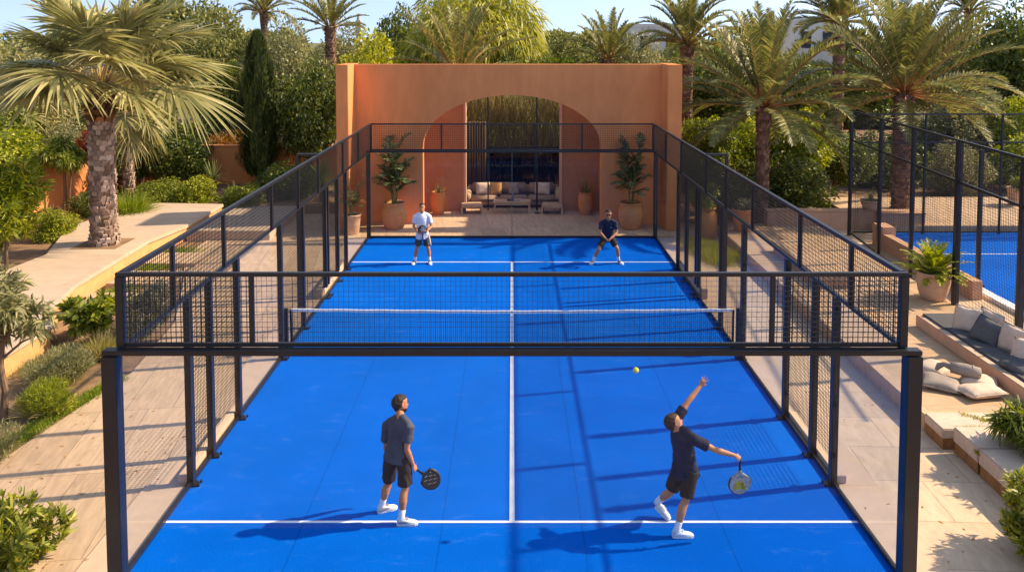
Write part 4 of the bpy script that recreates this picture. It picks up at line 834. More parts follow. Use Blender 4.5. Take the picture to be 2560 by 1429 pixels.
parts('oleander', 'tall long-leaved oleander at the left edge beside the garden walk', 'shrub', (-14.75,5.3,.3), [('foliage', whorls(53, (1.25,1.1,1.65), 1000, 13, .30, .05, 'lime', 16, 1.75)), ('stems', trunk_mb(5, 2.2, .05, .03, 7, .7).mesh('stems', [M['bark']]))])
def sapling():
    o = thing('young_tree', 'young thin-trunked tree with long leaves at the left edge', 'tree', (-9.32,-3.7,0)); q = MB(); q.tube([(0,0,-.1),(.0,0,.0),(.04,.02,.5),(-.02,0,1.0),(.03,.03,1.5),(.1,0,2.0)], [.09,.075,.06,.055,.045,.03], 9)
    for a, z, r in ((.2,1.1,.7),(2.5,1.25,.6),(1.2,1.5,.6),(-.6,1.4,.85),(3.6,1.6,.6),(5.2,1.7,.5)): q.tube([(.0,0,z),(math.cos(a)*r*.5,math.sin(a)*r*.5,z+.3),(math.cos(a)*r,math.sin(a)*r,z+.45)], [.03,.02,.01], 6)
    me = whorls(54, (.85,.8,.75), 190, 14, .26, .05, 'olive', 11, 1.95, up=.15, droop=.35, lr=(.35,.55)); c = bpy.data.objects.new('crown', me); COL.objects.link(c); c.parent = o; q.build('trunk', M['bark'], o)
sapling()
gs = 'low bushes in the left planting strip'
parts('bush', 'glossy broad-leaved bush at the foot of the pale raised walk', 'bush', (-9.85,.35,0), [('foliage', whorls(55, (.72,.65,.52), 240, 10, .22, .10, 'mid', 12, .55, droop=.25))], gs)
parts('bush', 'grey-green bush seen through the mesh at the left fence corner', 'bush', (-8.55,.5,0), [('foliage', whorls(56, (.62,.95,.62), 520, 11, .14, .035, 'olive', 14, .6))], gs)
def tussock(seed, n, r, h, m, W=.014): 
    rng = np.random.default_rng(seed); az = rng.uniform(0,6.28,n); rr = r*.45*np.sqrt(rng.uniform(0,1,n)); e = 1.5-1.05*rng.uniform(0,1,n)**1.1; P = np.stack([np.cos(az)*rr, np.sin(az)*rr, np.zeros(n)], 1); a2 = az+rng.normal(size=n)*.6
    D = np.stack([np.cos(a2)*np.cos(e), np.sin(a2)*np.cos(e), np.sin(e)], 1); q = MB(); q.blades(*blades(P, D, rng.normal(size=(n,3)), h*rng.uniform(.6,1.25,n), W, 3, rng.uniform(.05,.5,n), prof=lambda t: 1-.6*t)); return [('foliage', q.mesh('foliage', [M[m]]))]
def scrub(seed, rad, n, m, lf=.11, wd=.012): return [('foliage', crown_mesh('foliage', M[m], seed, rad, n, lf, wd, 14, rad[2]*.8, (.3,.5), .05, .5).mesh('foliage', [M[m]]))]
parts('bush', 'mounded grey-green lavender-like bush in the middle of the left strip', 'bush', (-9.2,-2.05,0), scrub(57, (.72,.62,.36), 6500, 'olive')+[('flower_stalks', tussock(58, 700, .8, .62, 'grassp', .008)[0][1])], gs)
parts('bush', 'yellow-green spiky mound nearest the thin young tree', 'bush', (-8.72,-3.4,0), scrub(59, (.58,.5,.32), 5000, 'lime')+[('outer_blades', tussock(60, 700, .7, .5, 'grassp', .01)[0][1])], gs)
parts('bush', 'small dull green bush at the left frame edge by the grass strip', 'bush', (-8.75,-5.0,0), scrub(61, (.5,.45,.28), 3000, 'olive'), gs)
gt = 'grass tufts in the left garden'
parts('grass_tuft', 'upright yellowish grass tuft beside the big corner post', 'grass', (-9.0,-.75,0), tussock(62, 900, .5, .6, 'grassp', .012), gt)
parts('grass_tuft', 'fountain of long grass at the foot of the big fan palm, right side', 'grass', (-14.4,12.2,.3), tussock(63, 1500, 1.0, 1.15, 'grassm', .02), gt)
parts('grass_tuft', 'dry grass tuft at the edge of the raised walk below the glossy bush', 'grass', (-9.75,-1.1,0), tussock(64, 500, .5, .35, 'grassp', .01), gt)
gr_ = 'spiky rosettes in the left beds'
parts('yucca', 'sunlit yucca before the shaded terracotta wall', 'plant', (*gnd(533,35.6),.6), rosette(65, 60, 1.0, .05, (1.5,-.1), 'aloe', .1, .35), gr_)
parts('agave', 'grey-green agave near the fence in front of the shaded wall', 'plant', (*gnd(592,34.6),.3), rosette(66, 26, .9, .09, (1.45,.2), 'olive', .1), gr_)
parts('agave', 'blue-green agave under the umbrella shrub', 'plant', (*gnd(125,29.5),.3), rosette(67, 34, .95, .10, (1.45,.15), 'olive', .15), gr_)
parts('agave', 'upright agave left of the clipped shrubs', 'plant', (*gnd(355,35),.3), rosette(70, 24, 1.0, .08, (1.5,.5), 'olive', .1), gr_)
parts('yucca', 'tall spiky yucca shrub by the left pier of the pavilion', 'plant', (*gnd(805,34),1.2), [('leaves', rosette(68, 150, 1.1, .05, (1.5,-.5), 'grassm', .15)[0][1]), ('trunk', (lambda q: q.tube([(0,0,-1.3),(0,0,.1)], [.12,.1], 8))(MB()).mesh('trunk', [M['bark']]))], gr_)
# foreground bushes
parts('leafy_bush', 'big bright leafy bush in the lower left corner', 'bush', (-6.72,-8.1,-.3), [('foliage', whorls(71, (.92,.85,.86), 620, 12, .17, .04, 'bushy', 34, .70, up=1.1, droop=.12, segs=3, lr=(.16,.36))), ('stems', trunk_mb(6, 1.0, .03, .015, 8, .5).mesh('stems', [M['bark']]))])
parts('leafy_bush', 'leafy bush in the lower right corner, yellow at its upper tips', 'bush', (7.25,-7.75,-.3), [('foliage', whorls(72, (.78,.8,.92), 560, 12, .15, .038, 'bushy', 32, .82, up=1.1, droop=.12, segs=3, lr=(.16,.36))), ('stems', trunk_mb(7, 1.0, .03, .015, 8, .5).mesh('stems', [M['bark']]))])
parts('leafy_bush', 'dark long-leaved bush on the stone blocks at the right edge', 'bush', (8.25,-5.75,.42), [('foliage', whorls(73, (.55,.6,.48), 300, 13, .24, .03, 'mid', 12, .46, up=.3, droop=.5, segs=3)), ('stems', trunk_mb(8, .6, .02, .012, 7, .3).mesh('stems', [M['bark']]))])
# cypress
def cypress(seed, h, r):
    rng = np.random.default_rng(seed); n = 26000; t = rng.uniform(.02,1,n)**.85; az = rng.uniform(0,6.28,n); lobes = .82+.20*np.sin(az*5+t*9)+.14*np.sin(az*9-t*17+1.3); pr = np.minimum(1, t*7)**.5*np.clip((1-t),0,1)**.55*(.8+.5*t); rr = r*pr*lobes*rng.uniform(.72,1.05,n)
    P = np.stack([np.cos(az)*rr, np.sin(az)*rr, t*h+.4], 1); D = np.stack([np.cos(az)*.3+rng.normal(size=n)*.16, np.sin(az)*.3+rng.normal(size=n)*.16, np.ones(n)], 1); N = np.stack([np.cos(az), np.sin(az), rng.normal(size=n)*.4], 1)
    q = MB(); q.blades(*blades(P, D, N, .30*rng.uniform(.5,1.3,n), .05, 1, -.0)); tr = MB(); tr.tube([(0,0,-.2),(0,0,h*.7)], [.13,.05], 9); return q.mesh('crown', [M['cyp']]), tr.mesh('trunk', [M['bark']])
cy = cypress(81, 6.6, 1.12); tree('cypress', 'dark columnar cypress left of the pavilion', (*gnd(651,37.4),.1), *cy, None)
# reeds and greenery behind the pavilion window
rng = np.random.default_rng(91); n = 9000; P = np.stack([rng.uniform(-3.6,3.4,n), 19.3+rng.uniform(0,1.2,n), rng.uniform(.2,4.4,n)], 1); D = np.stack([rng.normal(size=n)*.22, rng.normal(size=n)*.22, np.where(rng.uniform(size=n) < .35, -1, 1)], 1)
q = MB(); q.blades(*blades(P, D, rng.normal(size=(n,3)), rng.uniform(.4,1.1,n), .03, 2, .12)); tag(q.build('reed_screen', M['dry']), 'tall screen of dry reeds behind the pavilion windows', 'reeds')
for px, lb in ((1215,'leafy vine left of centre behind the pavilion window'), (1300,'pale feathery bush filling the middle of the arch'), (1385,'leafy vine at right behind the pavilion window')): bg(px, 41, 250 if px == 1300 else 290, 130, 'olive' if px == 1300 else 'mid', lb, 'greenery behind the pavilion window', 'bush', name='bush')
# far wood and buildings
rng = np.random.default_rng(95); q = MB()
for k in range(60):
    D = rng.uniform(70,135); px = rng.uniform(-150,2750); r = rng.uniform(3,6); x, y = gnd(px, D); zt = CAMZ-(rng.uniform(72,112)-99)*D/2068.5; n = 900; d = unit(rng.normal(size=(n,3))); d[:,2] = np.abs(d[:,2])*1.2-.25
    P = np.array([x,y,zt-r*.9])+d*np.array([r,r,r*.9])*rng.uniform(.85,1.02,(n,1)); q.blades(*blades(P, d+rng.normal(size=(n,3))*.7, d+rng.normal(size=(n,3))*.5, rng.uniform(.5,1.2,n), .5, 1, .2))
tag(q.build('far_wood', M['pine']), kind='stuff')
hl = MB(); rows = []
for j, y in enumerate((45,60,80,110,160,230,330)):
    rows.append([(x, y, -.2+[0,.6,1.4,2.6,3.8,4.6,4.6][j]+.8*math.sin(x*.05+j)+.5*math.sin(x*.13-j*2)) for x in range(-220,221,10)])
for a, b_ in zip(rows[:-1], rows[1:]):
    for k in range(len(a)-1): hl.quad(a[k], a[k+1], b_[k+1], b_[k])
struct(hl.build('hillside', M['hill']))
def house(px, D, w_, ztop, label, dome):
    x, y = gnd(px, D); t = thing('house', label, 'house', (x,y,0), 'white houses beyond the trees'); q = MB(); q.box((-w_/2,0,0), (w_/2,5,ztop)); q.box((-w_/2-.05,-.05,ztop), (w_/2+.05,5.05,ztop+.25)); q.build('wall', M['whiteb'], t)
    for a in (-.25, .2): q = MB(); q.box((w_*a-.35,-.03,ztop-1.9), (w_*a+.35,.02,ztop-.7)); q.build('window', M['book'], t)
    if dome: q = MB(); q.box((dome-1.1,.6,ztop+.25), (dome+1.1,2.8,ztop+.9)); q.lathe([(1.0,.9),(.98,1.3),(.8,1.75),(.45,2.05),(.0,2.15)], 20, (dome,1.7,ztop)); q.build('roof_dome', M['whiteb'], t, smooth=True)
house(1645, 66, 4.6, 7.9, 'white far house between two skyline palms over the pavilion', None)
house(2040, 60, 3.4, 8.2, 'white far house between the two big right-hand palms', None)
house(235, 62, 5, 8.0, 'white far house glimpsed through the fan palm leaves', None)
t = thing('tower', 'slim far tower on the skyline beside the left skyline palms', 'tower', (*gnd(898,125),0)); q = MB(); q.box((-.35,-.35,0),(.35,.35,9.8)); q.box((-.5,-.5,9.3),(.5,.5,9.5)); q.build('shaft', M['fara'], t); q = MB(); q.lathe([(.28,9.8),(.24,10.5),(0,11.0)], 10); q.build('cap', M['fara'], t)

# ------------------------------------------------------------------ ball, rackets, people
ball = MB(); ball.sphere((0,0,0), .043, 18, 12); bo_ = ball.build('ball', M['ball'], None, True); bo_.location = at(1589.5, 925, -6.9); tag(bo_, 'yellow ball in the air above the serving player', 'ball')
q = MB(); q.loft([[(.043*1.002*math.cos(a)*math.cos(.5*math.sin(2*a))+dx, .043*1.002*math.sin(a)*math.cos(.5*math.sin(2*a)), .043*1.002*math.sin(.5*math.sin(2*a))+dz) for a in [2*math.pi*k/24 for k in range(24)]] for dx, dz in ((-.001,-.003),(.001,.003))], caps=False); o = q.build('seam', M['line'], bo_)

def racket(label, M4, face, rim, accent, L_=.46, wd=.13, group='rackets'):
    """teardrop face with drilled holes, open throat, wrapped handle; local +x runs from the butt to the tip"""
    cu = bpy.data.curves.new('face', 'CURVE'); cu.dimensions = '2D'; cu.fill_mode = 'BOTH'; cu.extrude = .017; cu.bevel_depth = .003; cu.resolution_u = 2
    def spl(pts): s = cu.splines.new('POLY'); s.points.add(len(pts)-1); s.use_cyclic_u = True; [setattr(s.points[i], 'co', (x,y,0,1)) for i, (x,y) in enumerate(pts)]
    cx_ = L_-.145; out = []
    for k in range(40):
        a = -math.pi*.72+2*math.pi*.72*k/39; out.append((cx_+.145*math.cos(a), wd*math.sin(a)))
    out += [(L_*.40,.028),(L_*.34,.017),(L_*.34,-.017),(L_*.40,-.028)]; spl(out)
    spl([(L_*.44,0),(L_*.52,.034),(L_*.535,0),(L_*.52,-.034)])
    for i in range(-4, 5):
        for j in range(-4, 5):
            x = i*.026+(j%2)*.013; y = j*.0235
            if (x/.118)**2+(y/.100)**2 < 1: spl([(cx_+.008+x+.0075*math.cos(a), y+.0075*math.sin(a)) for a in [2*math.pi*k/8 for k in range(8)]])
    t = bpy.data.objects.new('racket_tmp', cu); COL.objects.link(t); dg = bpy.context.evaluated_depsgraph_get(); dg.update(); me = bpy.data.meshes.new_from_object(t.evaluated_get(dg), depsgraph=dg); bpy.data.objects.remove(t)
    r = thing('racket', label, 'racket', (0,0,0), group); r.matrix_world = M4
    me.materials.clear(); me.materials.append(M[face]); f = bpy.data.objects.new('face', me); COL.objects.link(f); f.parent = r
    q = MB(); q.tube([Vector((x,y,0)) for x, y in out[:40]], .0185, 8, ref=(0,0,1)); q.build('rim', M[rim], r, smooth=True)
    q = MB(); q.tube([(-.02,0,0),(-.012,0,0),(.0,0,0),(L_*.36,0,0)], [.012,.019,.0165,.0155], 12); q.build('handle', M['black'], r, smooth=True)
    if accent:
        for z in (.0205, -.0205):
            q = MB()
            for a, b_, w_ in accent[1]: q.beam((cx_+a[0],a[1],z), (cx_+b_[0],b_[1],z), w_, .0012)
            q.build('print', M[accent[0]], r)  # also holds the painted hole glints of the charcoal man's racket
    return r
def frame(o, x, up):
    x = Vector(x).normalized(); z = Vector(up); z = (z-x*z.dot(x)).normalized(); y = z.cross(x); m = Matrix((x, y, z)).transposed().to_4x4(); m.translation = Vector(o); return m

def person(label, J, fwd, headf, headu, skin, hair, shirt, shorts, shoe2, hands, stripe=None, beard=False, logo=None, group='players on the near court', hem=.86, glasses=False, longhair=1.0):
    """J: joints in world space. One continuous body grown from tapered volumes; clothing as separate skins."""
    V = {k: Vector(v) for k, v in J.items()}; fwd = Vector(fwd).normalized()
    pel, nk = V['pelvis'], V['neck']; up = (nk-pel).normalized(); rh = (V['hipR']-V['hipL']).normalized(); rs = (V['shR']-V['shL']).normalized(); ctr = pel.copy(); ctr.z = 0
    base = V['hipR'].lerp(V['hipL'], .5)
    b = MB()
    def torso(q, ts, rx, ry, off=0):
        cs = []; ax = []; ay = []
        for t in ts:
            r = rh.lerp(rs, min(max(t, 0), 1)); r = (r-up*r.dot(up)).normalized(); f = up.cross(r); cs.append(pel+(nk-pel)*t+f*(.012*math.sin(t*3.1))); ax.append(r); ay.append(f)
        q.ell(cs, ax, ay, rx, ry, 20)
    torso(b, [-.20,-.1,.02,.2,.42,.65,.82,.93,1.0,1.04], [.10,.155,.168,.15,.145,.165,.172,.135,.07,.055], [.08,.11,.118,.10,.10,.115,.105,.085,.062,.055])
    hd = V['head']; hu = Vector(headu).normalized(); hf = Vector(headf); hf = (hf-hu*hf.dot(hu)).normalized(); hr = hf.cross(hu); chin = hd-hu*.115
    b.tube([nk-up*.08, nk+up*.01, hd-hu*.08-hf*.02, hd-hf*.015], [.085,.064,.060,.058], 12); [b.tube([nk+up*.02, nk.lerp(V['sh'+k], .5)+up*.02, V['sh'+k]+up*.01], [.05,.056,.056], 10) for k in 'LR']
    HS = 1.12; chin = hd-hu*.115*HS; U = [0,.012,.035,.065,.10,.13,.165,.195,.22,.235]; W_ = [.018,.036,.052,.062,.069,.074,.076,.067,.043,.012]; Dp = [.022,.042,.062,.078,.088,.095,.098,.088,.06,.018]; Fo = [.055,.045,.03,.016,.006,-.002,-.008,-.011,-.012,-.012]
    b.ell([chin+(hu*u+hf*f)*HS for u, f in zip(U, Fo)], [hr]*10, [hf]*10, [x*HS for x in W_], [x*HS for x in Dp], 18); hu_, hf_, hr_ = hu, hf, hr; hu, hf, hr = hu*HS, hf*HS, hr*HS
    b.tube([chin+hu*.125+hf*.088, chin+hu*.095+hf*.104, chin+hu*.08+hf*.107, chin+hu*.075+hf*.085], [.009,.012,.016,.010], 8)
    b.tube([chin+hu*.05+hf*.075+hr*.02, chin+hu*.05+hf*.09, chin+hu*.05+hf*.075-hr*.02], [.008,.012,.008], 8)
    for s in (-1, 1): b.tube([chin+hu*.15+hr*s*.072-hf*.012, chin+hu*.12+hr*s*.083-hf*.018, chin+hu*.085+hr*s*.073-hf*.008], [.009,.017,.009], 8)
    for s in 'LR':
        sg = -1 if s == 'L' else 1; sh, el, wr = V['sh'+s], V['el'+s], V['wr'+s]; hp, kn, an = V['hip'+s], V['kn'+s], V['an'+s]
        b.tube([nk-up*.09+rs*sg*.06, sh-up*.01-rs*sg*.02, sh+rs*sg*.012, sh.lerp(el,.25), sh.lerp(el,.6), el], [.055,.062,.060,.053,.047,.040], 12)
        b.tube([sh.lerp(el,.85), el, el.lerp(wr,.25), el.lerp(wr,.6), wr], [.042,.041,.044,.037,.027], 12)
        b.tube([pel+rh*sg*.06+up*.02, hp, hp.lerp(kn,.3), hp.lerp(kn,.7), kn], [.10,.098,.088,.070,.056], 14)
        bk = (kn-an).normalized(); cf = -fwd*.018
        b.tube([hp.lerp(kn,.88), kn, kn.lerp(an,.22)+cf, kn.lerp(an,.38)+cf, kn.lerp(an,.7), an], [.058,.056,.062,.065,.046,.037], 14)
        toe = V['toe'+s]; heel = V['heel'+s]; b.tube([an, (an*2+heel)/3+Vector((0,0,.01)), heel.lerp(toe,.35)+Vector((0,0,.045)), heel.lerp(toe,.8)+Vector((0,0,.03))], [.038,.04,.038,.03], 10)
        # hand: palm, four bent fingers, thumb
        h = hands[s]; d = Vector(h['dir']).normalized(); pn = Vector(h['palm']); pn = (pn-d*pn.dot(d)).normalized(); sd = d.cross(pn)*(1 if s == 'R' else -1)
        kc = wr+d*.085; b.tube([wr-d*.01, wr+d*.02, wr+d*.06, kc], [.026,.034,.042,.040], 12, .45, ref=sd)
        for k, (o_, ln) in enumerate(((.030,.072),(.010,.082),(-.010,.076),(-.029,.058))):
            p = kc+sd*o_-d*.008; dd = (d+sd*o_*h.get('spread',4)).normalized(); pts = [p-d*.02, p]; c_ = h['curl']*(1+.08*k)
            for seg in range(3): dd = (dd*math.cos(c_)+pn*math.sin(c_)).normalized(); pn2 = pn; pts.append(pts[-1]+dd*ln/3*1.05)
            b.tube(pts, [.010,.0098,.0092,.0085,.0068], 7)
        p = wr+d*.025+sd*.030; dd = (d*.65+sd*(.8)+pn*h.get('thumb',.35)).normalized(); d2 = (d*.9+sd*.25+pn*(h.get('thumb',.35)+h['curl']*.5)).normalized(); b.tube([p-dd*.02, p, p+dd*.032, p+dd*.032+d2*.03], [.013,.0125,.0105,.008], 7)
    body = skin_obj(b, .0075, 5, 'person', M[skin]); tag(body, label, 'person', group)
    # hair: a cap that leaves the face free, roughened
    hb = MB(); n = 22; m_ = 14
    for lay, (ru, rf_, rr, oc) in enumerate(((.104,.112,.090,.140),)):
        rings = []
        for k in range(m_+1):
            a = -math.pi*.42+(math.pi*.92)*k/m_; ring = []
            for j in range(n):
                th = 2*math.pi*j/n; vx = math.cos(a)*math.sin(th); vy = math.cos(a)*math.cos(th); vz = math.sin(a); p = chin+hu*(oc+vz*ru)+hr*vx*rr+hf*(vy*rf_-.016)
                # pull the front and temples back to a hairline
                if vy > .15 and vz < .50: p -= hf*(.05+.07*vy)*min(1, (.50-vz)*3); p -= hr*vx*.02
                if vz < -.1 and vy > -.3: p -= hf*.03; p -= hr*vx*.015
                p += Vector((noise.noise(p*45), noise.noise(p*45+Vector((9,0,0))), noise.noise(p*45+Vector((0,9,0)))))*.010*longhair; ring.append(p)
            rings.append(ring)
        hb.loft(rings)
    ho = skin_obj(hb, .009, 1, 'hair', M[hair], body)
    if beard:
        q = MB(); q.ell([chin+hu*u+hf*f for u, f in ((.0,.05),(.02,.036),(.05,.024),(.075,.008))], [hr]*4, [hf]*4, [.030,.050,.063,.066], [.035,.060,.073,.074], 16); skin_obj(q, .009, 1, 'beard', M[hair], body)
    if glasses:
        q = MB()
        for s in (-1, 1): q.tube([chin+hu*.125+hr*s*.03+hf*.083, chin+hu*.125+hr*s*.03+hf*.096], [.026,.026], 12); q.beam(chin+hu*.132+hr*s*.055+hf*.088, chin+hu*.13+hr*s*.078-hf*.01, .007)
        q.beam(chin+hu*.13+hf*.098-hr*.03, chin+hu*.13+hf*.098+hr*.03, .008); q.build('sunglasses', M['black'], body)
    else:
        for s in (-1, 1): q = MB(); c_ = chin+hu*.125+hr*s*.031+hf*.082; q.sphere(c_, .011, 8, 6); q.beam(c_+hu*.022-hr*.018+hf*.006, c_+hu*.022+hr*.018+hf*.006, .008, .006); q.build('eye', M['eye'], body)
    q = MB(); q.tube([chin+hu*.052+hr*.024+hf*.082, chin+hu*.05+hf*.102, chin+hu*.052-hr*.024+hf*.082], [.004,.006,.004], 6); q.build('mouth', M['lip'], body)
    # shirt
    q = MB(); torso(q, [-.21,-.16,-.06,.02,.2,.42,.65,.82,.93,.985], [.196,.198,.194,.190,.174,.174,.186,.190,.150,.085], [.146,.148,.146,.142,.128,.124,.132,.122,.10,.078])
    for s in 'LR':
        sg = -1 if s == 'L' else 1; sh, el = V['sh'+s], V['el'+s]
        q.tube([nk-up*.075+rs*sg*.05, sh-rs*sg*.02, sh+rs*sg*.012, sh.lerp(el,.3), sh.lerp(el,.66)], [.064,.074,.074,.072,.074], 14); q.tube([nk+up*.012, nk.lerp(sh,.5)+up*.018, sh+up*.012], [.056,.062,.066], 12)
    me = solidify(q, .011, 3, 'shirt', M[shirt]); me.materials[0] = M[shirt]
    for v in me.vertices:
        p = v.co; t = (p-pel).dot(up)/(nk-pel).length; v.co = p+v.normal*(.006+.015*noise.noise(Vector((p.x*17,p.y*17,p.z*5)))+.010*noise.noise(Vector((p.x*15+p.z*14,p.y*15,p.z*18))))*min(1, max(.25, 1.35-t*1.1))+v.normal*(.012 if t < .05 else .002)
    so_ = bpy.data.objects.new('shirt', me); COL.objects.link(so_); so_.parent = body
    if logo: q = MB(); c_ = pel+(nk-pel)*.72+up.cross(rs)*.147-rs*logo; q.ell([c_, c_+up.cross(rs)*.006], [rs]*2, [up]*2, [.017,.017], [.010,.010], 10); q.build('chest_logo', M['logo'], so_)
    # shorts
    q = MB(); torso(q, [-.22,-.14,-.04], [.165,.176,.165], [.125,.126,.120])
    for s in 'LR':
        sg = -1 if s == 'L' else 1; hp, kn = V['hip'+s], V['kn'+s]; q.tube([pel+rh*sg*.055, hp, hp.lerp(kn,.45), hp.lerp(kn,hem)], [.108,.112,.107,.102], 16)
    me = solidify(q, .011, 3, 'shorts', M[shorts]); so2 = bpy.data.objects.new('shorts', me); COL.objects.link(so2); so2.parent = body
    for v in me.vertices: p = v.co; v.co = p+v.normal*(.014*noise.noise(Vector((p.x*18,p.y*18,p.z*5)))+.006*noise.noise(p*22))*(1 if p.z < pel.z-.22 else .15)
    if stripe:
        q = MB(); hp, kn = V['hip'+stripe], V['kn'+stripe]; sg = -1 if stripe == 'L' else 1; q.tube([hp.lerp(kn,t)+rh*sg*.085 for t in (-.02,.25,.5,hem)], [.045,.045,.04,.036], 10); q.build('side_stripe', M['beige'], so2, smooth=True)
    # socks and shoes
    for s in 'LR':
        kn, an = V['kn'+s], V['an'+s]; toe, heel = V['toe'+s], V['heel'+s]; q = MB(); q.tube([an.lerp(kn,.30), an.lerp(kn,.27), an.lerp(kn,.1), an, an.lerp(heel,.5)], [.046,.049,.046,.047,.05], 14); q.build('sock', M['sock'], body, smooth=True)
        f = (toe-heel).normalized(); wv = f.cross(Vector((0,0,1))).normalized(); uv = wv.cross(f); Ls = (toe-heel).length
        prof = [(-.02,.022,.045,.05),(.02,.036,.085,.058),(.16,.042,.10,.06),(.30,.044,.10,.058),(.45,.046,.078,.05),(.65,.052,.06,.042),(.85,.048,.05,.036),(.97,.032,.035,.028),(1.0,.012,.02,.02)]
        rings = []
        for t, wd, ht, ct_ in prof:
            c_ = heel+f*Ls*t; rings.append([c_+wv*wd*math.cos(a)+uv*(ht*.5+.012+ht*.5*math.sin(a)) for a in [2*math.pi*k/16 for k in range(16)]])
        q = MB(); q.loft(rings); sh_ = q.build('shoe', M['shoe'], body, smooth=True)
        rings = []
        for t, wd in ((-.04,.02),(.0,.040),(.15,.046),(.4,.045),(.68,.056),(.88,.051),(1.0,.03),(1.03,.012)):
            c_ = heel+f*Ls*t; rings.append([c_+wv*wd*1.02+uv*.032, c_-wv*wd*1.02+uv*.032, c_-wv*wd+uv*.002, c_+wv*wd+uv*.002])
        q = MB(); q.loft(rings); q.build('sole', M['shoe'], sh_)
        q = MB(); c_ = heel+f*Ls*.12
        for sg in (-1, 1): q.ell([heel+f*Ls*t+wv*sg*.046+uv*.055 for t in (.05,.2,.42,.56)], [uv]*4, [wv]*4, [.012,.026,.018,.006], [.006,.007,.007,.004], 8)
        for t in (.33,.42,.51): q.beam(heel+f*Ls*t+wv*.028+uv*(.105-.07*(t-.33)), heel+f*Ls*t-wv*.028+uv*(.105-.07*(t-.33)), .012, .008)
        q.build('shoe_panel', M[shoe2], sh_)
    return body
def foot(hx, hy, dx, dy, L_=.285, z=0, tz=0): 
    d = Vector((dx,dy,0)).normalized(); h = Vector((hx,hy,z)); t = h+d*L_; t.z = tz; return h, t
gp1 = 'players on the near court'
# near left: standing, back to us, racket hanging at his right side
hl_, tl_ = foot(-1.965,-6.72,.9,.42); hr_, tr_ = foot(-1.64,-7.02,1,.05)
J = dict(pelvis=at(994,1128,-6.86), neck=at(1001,1042,-6.86), head=at(1001,1009,-6.80), hipL=at(978,1140,-6.80), hipR=at(1009,1142,-6.92), knL=at(971,1207,-6.70), knR=at(1013,1222,-6.93), anL=hl_+Vector((.05,.03,.10)), anR=hr_+Vector((.055,0,.10)), heelL=hl_, toeL=tl_, heelR=hr_, toeR=tr_,
    shL=at(969,1062,-6.72), shR=at(1022,1066,-6.97), elL=at(964,1118,-6.62), wrL=at(985,1150,-6.50), elR=at(1017,1122,-7.02), wrR=at(1033,1162,-6.93))
person('man in charcoal shirt seen from behind, racket hanging low in his right hand', J, (.55,.83,0), (.80,.60,.02), (.03,.05,1), 'skin', 'hair', 'shirtg', 'shortsb', 'shoeg', dict(R=dict(dir=(.42,.10,-.9), palm=(-.75,.5,-.1), curl=.62, thumb=.5), L=dict(dir=(.5,.3,-.8), palm=(.5,-.7,0), curl=.35)), beard=True, longhair=1.4)
gr = at(1042,1173,-6.90); ft = at(1094,1209,-6.86); racket('black racket with drilled holes held low by the man in charcoal', frame(gr-(ft-gr).normalized()*.05, ft-gr, (.25,-1,.35)), 'racket', 'racket', ('logo', [((i*.026+(j%2)*.013+.001, j*.0235+.004),(i*.026+(j%2)*.013+.013, j*.0235+.009),.0042) for i in range(-4,5) for j in range(-4,5) if ((i*.026+(j%2)*.013)/.118)**2+(j*.0235/.100)**2 < .85 and (i+2*j)%3 == 0]), .44, .125)  # pale dashes paint the light caught by the hole edges
# near right: serving, left arm thrown up to the right, racket low at right
hb_, tb_ = at(1640,1276,-6.80), at(1655,1290,-6.72); hb_ = Vector((2.09,-6.80,.13)); tb_ = Vector((2.27,-6.92,.01)); hf_, tf_ = foot(2.245,-7.31,1,.03)
J = dict(pelvis=at(1712,1166,-7.06), neck=at(1701,1072,-7.10), head=at(1685,1056,-7.08), hipL=at(1697,1176,-6.97), hipR=at(1727,1180,-7.14), knL=at(1677,1228,-6.93), knR=at(1713,1252,-7.22), anL=hb_+Vector((.04,-.01,.10)), anR=hf_+Vector((.055,.0,.10)), heelL=hb_, toeL=tb_, heelR=hf_, toeR=tf_,
    shL=at(1688,1052,-6.93), shR=at(1735,1097,-7.26), elL=at(1720,1003,-6.80), wrL=at(1751,964,-6.66), elR=at(1788,1124,-7.34), wrR=at(1838,1138,-7.34))
person('man in navy shirt serving, left arm raised and racket low in his right hand', J, (.85,.45,0), (.83,.30,.42), (-.40,.05,.9), 'skin2', 'hairr', 'shirtn', 'shortsb', 'shoe', dict(L=dict(dir=(.5,.15,.75), palm=(.4,.85,-.2), curl=.10, spread=14, thumb=.1), R=dict(dir=(.72,.05,-.5), palm=(-.35,.75,-.6), curl=.60, thumb=.5)), longhair=1.2)
gr = at(1850,1152,-7.33); ft = at(1848,1250,-7.30); racket('grey racket with yellow print held head down by the serving man in navy', frame(gr-(ft-gr).normalized()*.03, ft-gr, (.15,-1,.2)), 'rgrey', 'rpurple', ('ryellow', [((.0,-.08),(.0,.05),.05),((.05,-.09),(.05,.07),.045),((-.03,.03),(.09,.05),.03),((-.05,-.05),(-.02,.0),.03)]), .50, .150)
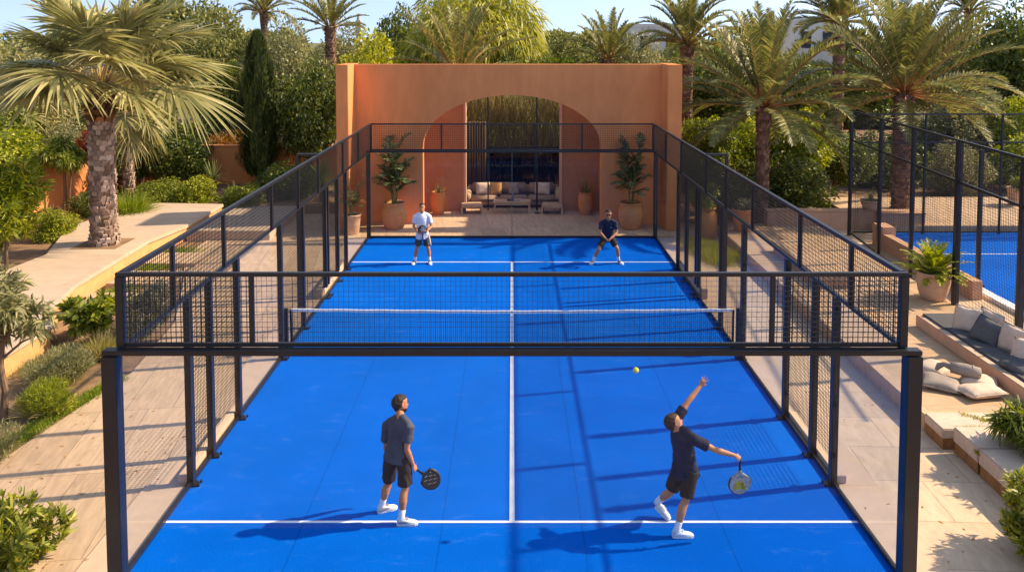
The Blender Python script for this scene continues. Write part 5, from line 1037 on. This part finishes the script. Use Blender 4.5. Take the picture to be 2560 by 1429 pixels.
# far left: facing us, racket held before his waist
h1, t1 = foot(-3.02,6.86,-.15,-1); h2, t2 = foot(-2.56,6.86,.2,-1)
J = dict(pelvis=at(1056,585,6.86), neck=at(1055,533,6.86), head=at(1055,518.5,6.80), hipR=at(1049,590,6.86), hipL=at(1064,590,6.86), knR=at(1042,622,6.80), knL=at(1071,622,6.80), anR=h1+Vector((0,-.05,.10)), anL=h2+Vector((0,-.05,.10)), heelR=h1, toeR=t1, heelL=h2, toeL=t2,
    shR=at(1039,541,6.86), shL=at(1072,541,6.86), elR=at(1034,566,6.84), elL=at(1079,566,6.82), wrR=at(1045,581,6.62), wrL=at(1067,578,6.62))
person('man in white polo shirt facing us with a racket held before his waist', J, (0,-1,0), (0,-1,-.1), (0,0,1), 'skin', 'hair', 'shirtw', 'shortsg', 'shoed', dict(R=dict(dir=(.8,-.45,-.1), palm=(.3,.6,.6), curl=.5, thumb=.4), L=dict(dir=(-.75,-.5,-.1), palm=(-.3,.6,.6), curl=.5, thumb=.4)), stripe='L', longhair=.5, hem=.74)
racket('black racket with white lines held before the waist of the man in white', frame(at(1056,597,6.60), Vector((.0,.05,1)), (0,-.96,.2)), 'racket', 'racket', ('logo', [((-.10,-.06),(.06,.08),.007),((-.02,-.10),(.10,.02),.007),((-.08,.06),(.10,-.05),.007),((.02,.09),(.09,-.08),.006)]), .40, .128)
# far right: crouching, hands together, sunglasses
h1, t1 = foot(2.51,6.88,-.35,-1); h2, t2 = foot(3.33,6.88,.3,-1)
J = dict(pelvis=at(1519,590,6.98), neck=at(1521,550,6.72), head=at(1521,535.5,6.60), hipR=at(1512,593,6.95), hipL=at(1527,593,6.95), knR=at(1497,622,6.72), knL=at(1543,621,6.72), anR=h1+Vector((.02,-.04,.10)), anL=h2+Vector((-.02,-.04,.10)), heelR=h1, toeR=t1, heelL=h2, toeL=t2,
    shR=at(1504,557,6.74), shL=at(1538,557,6.74), elR=at(1501,582,6.62), elL=at(1542,582,6.62), wrR=at(1514,596,6.40), wrL=at(1526,597,6.40))
person('man in dark shirt and sunglasses crouching with his hands together', J, (0,-1,0), (0,-1,-.12), (0,-.18,1), 'skin', 'hair', 'shirtn', 'shortsb', 'shoed', dict(R=dict(dir=(.5,-.3,-.6), palm=(.7,.2,.1), curl=.5), L=dict(dir=(-.5,-.3,-.6), palm=(-.7,.2,.1), curl=.5)), longhair=.6, logo=.08, glasses=True, hem=.78)
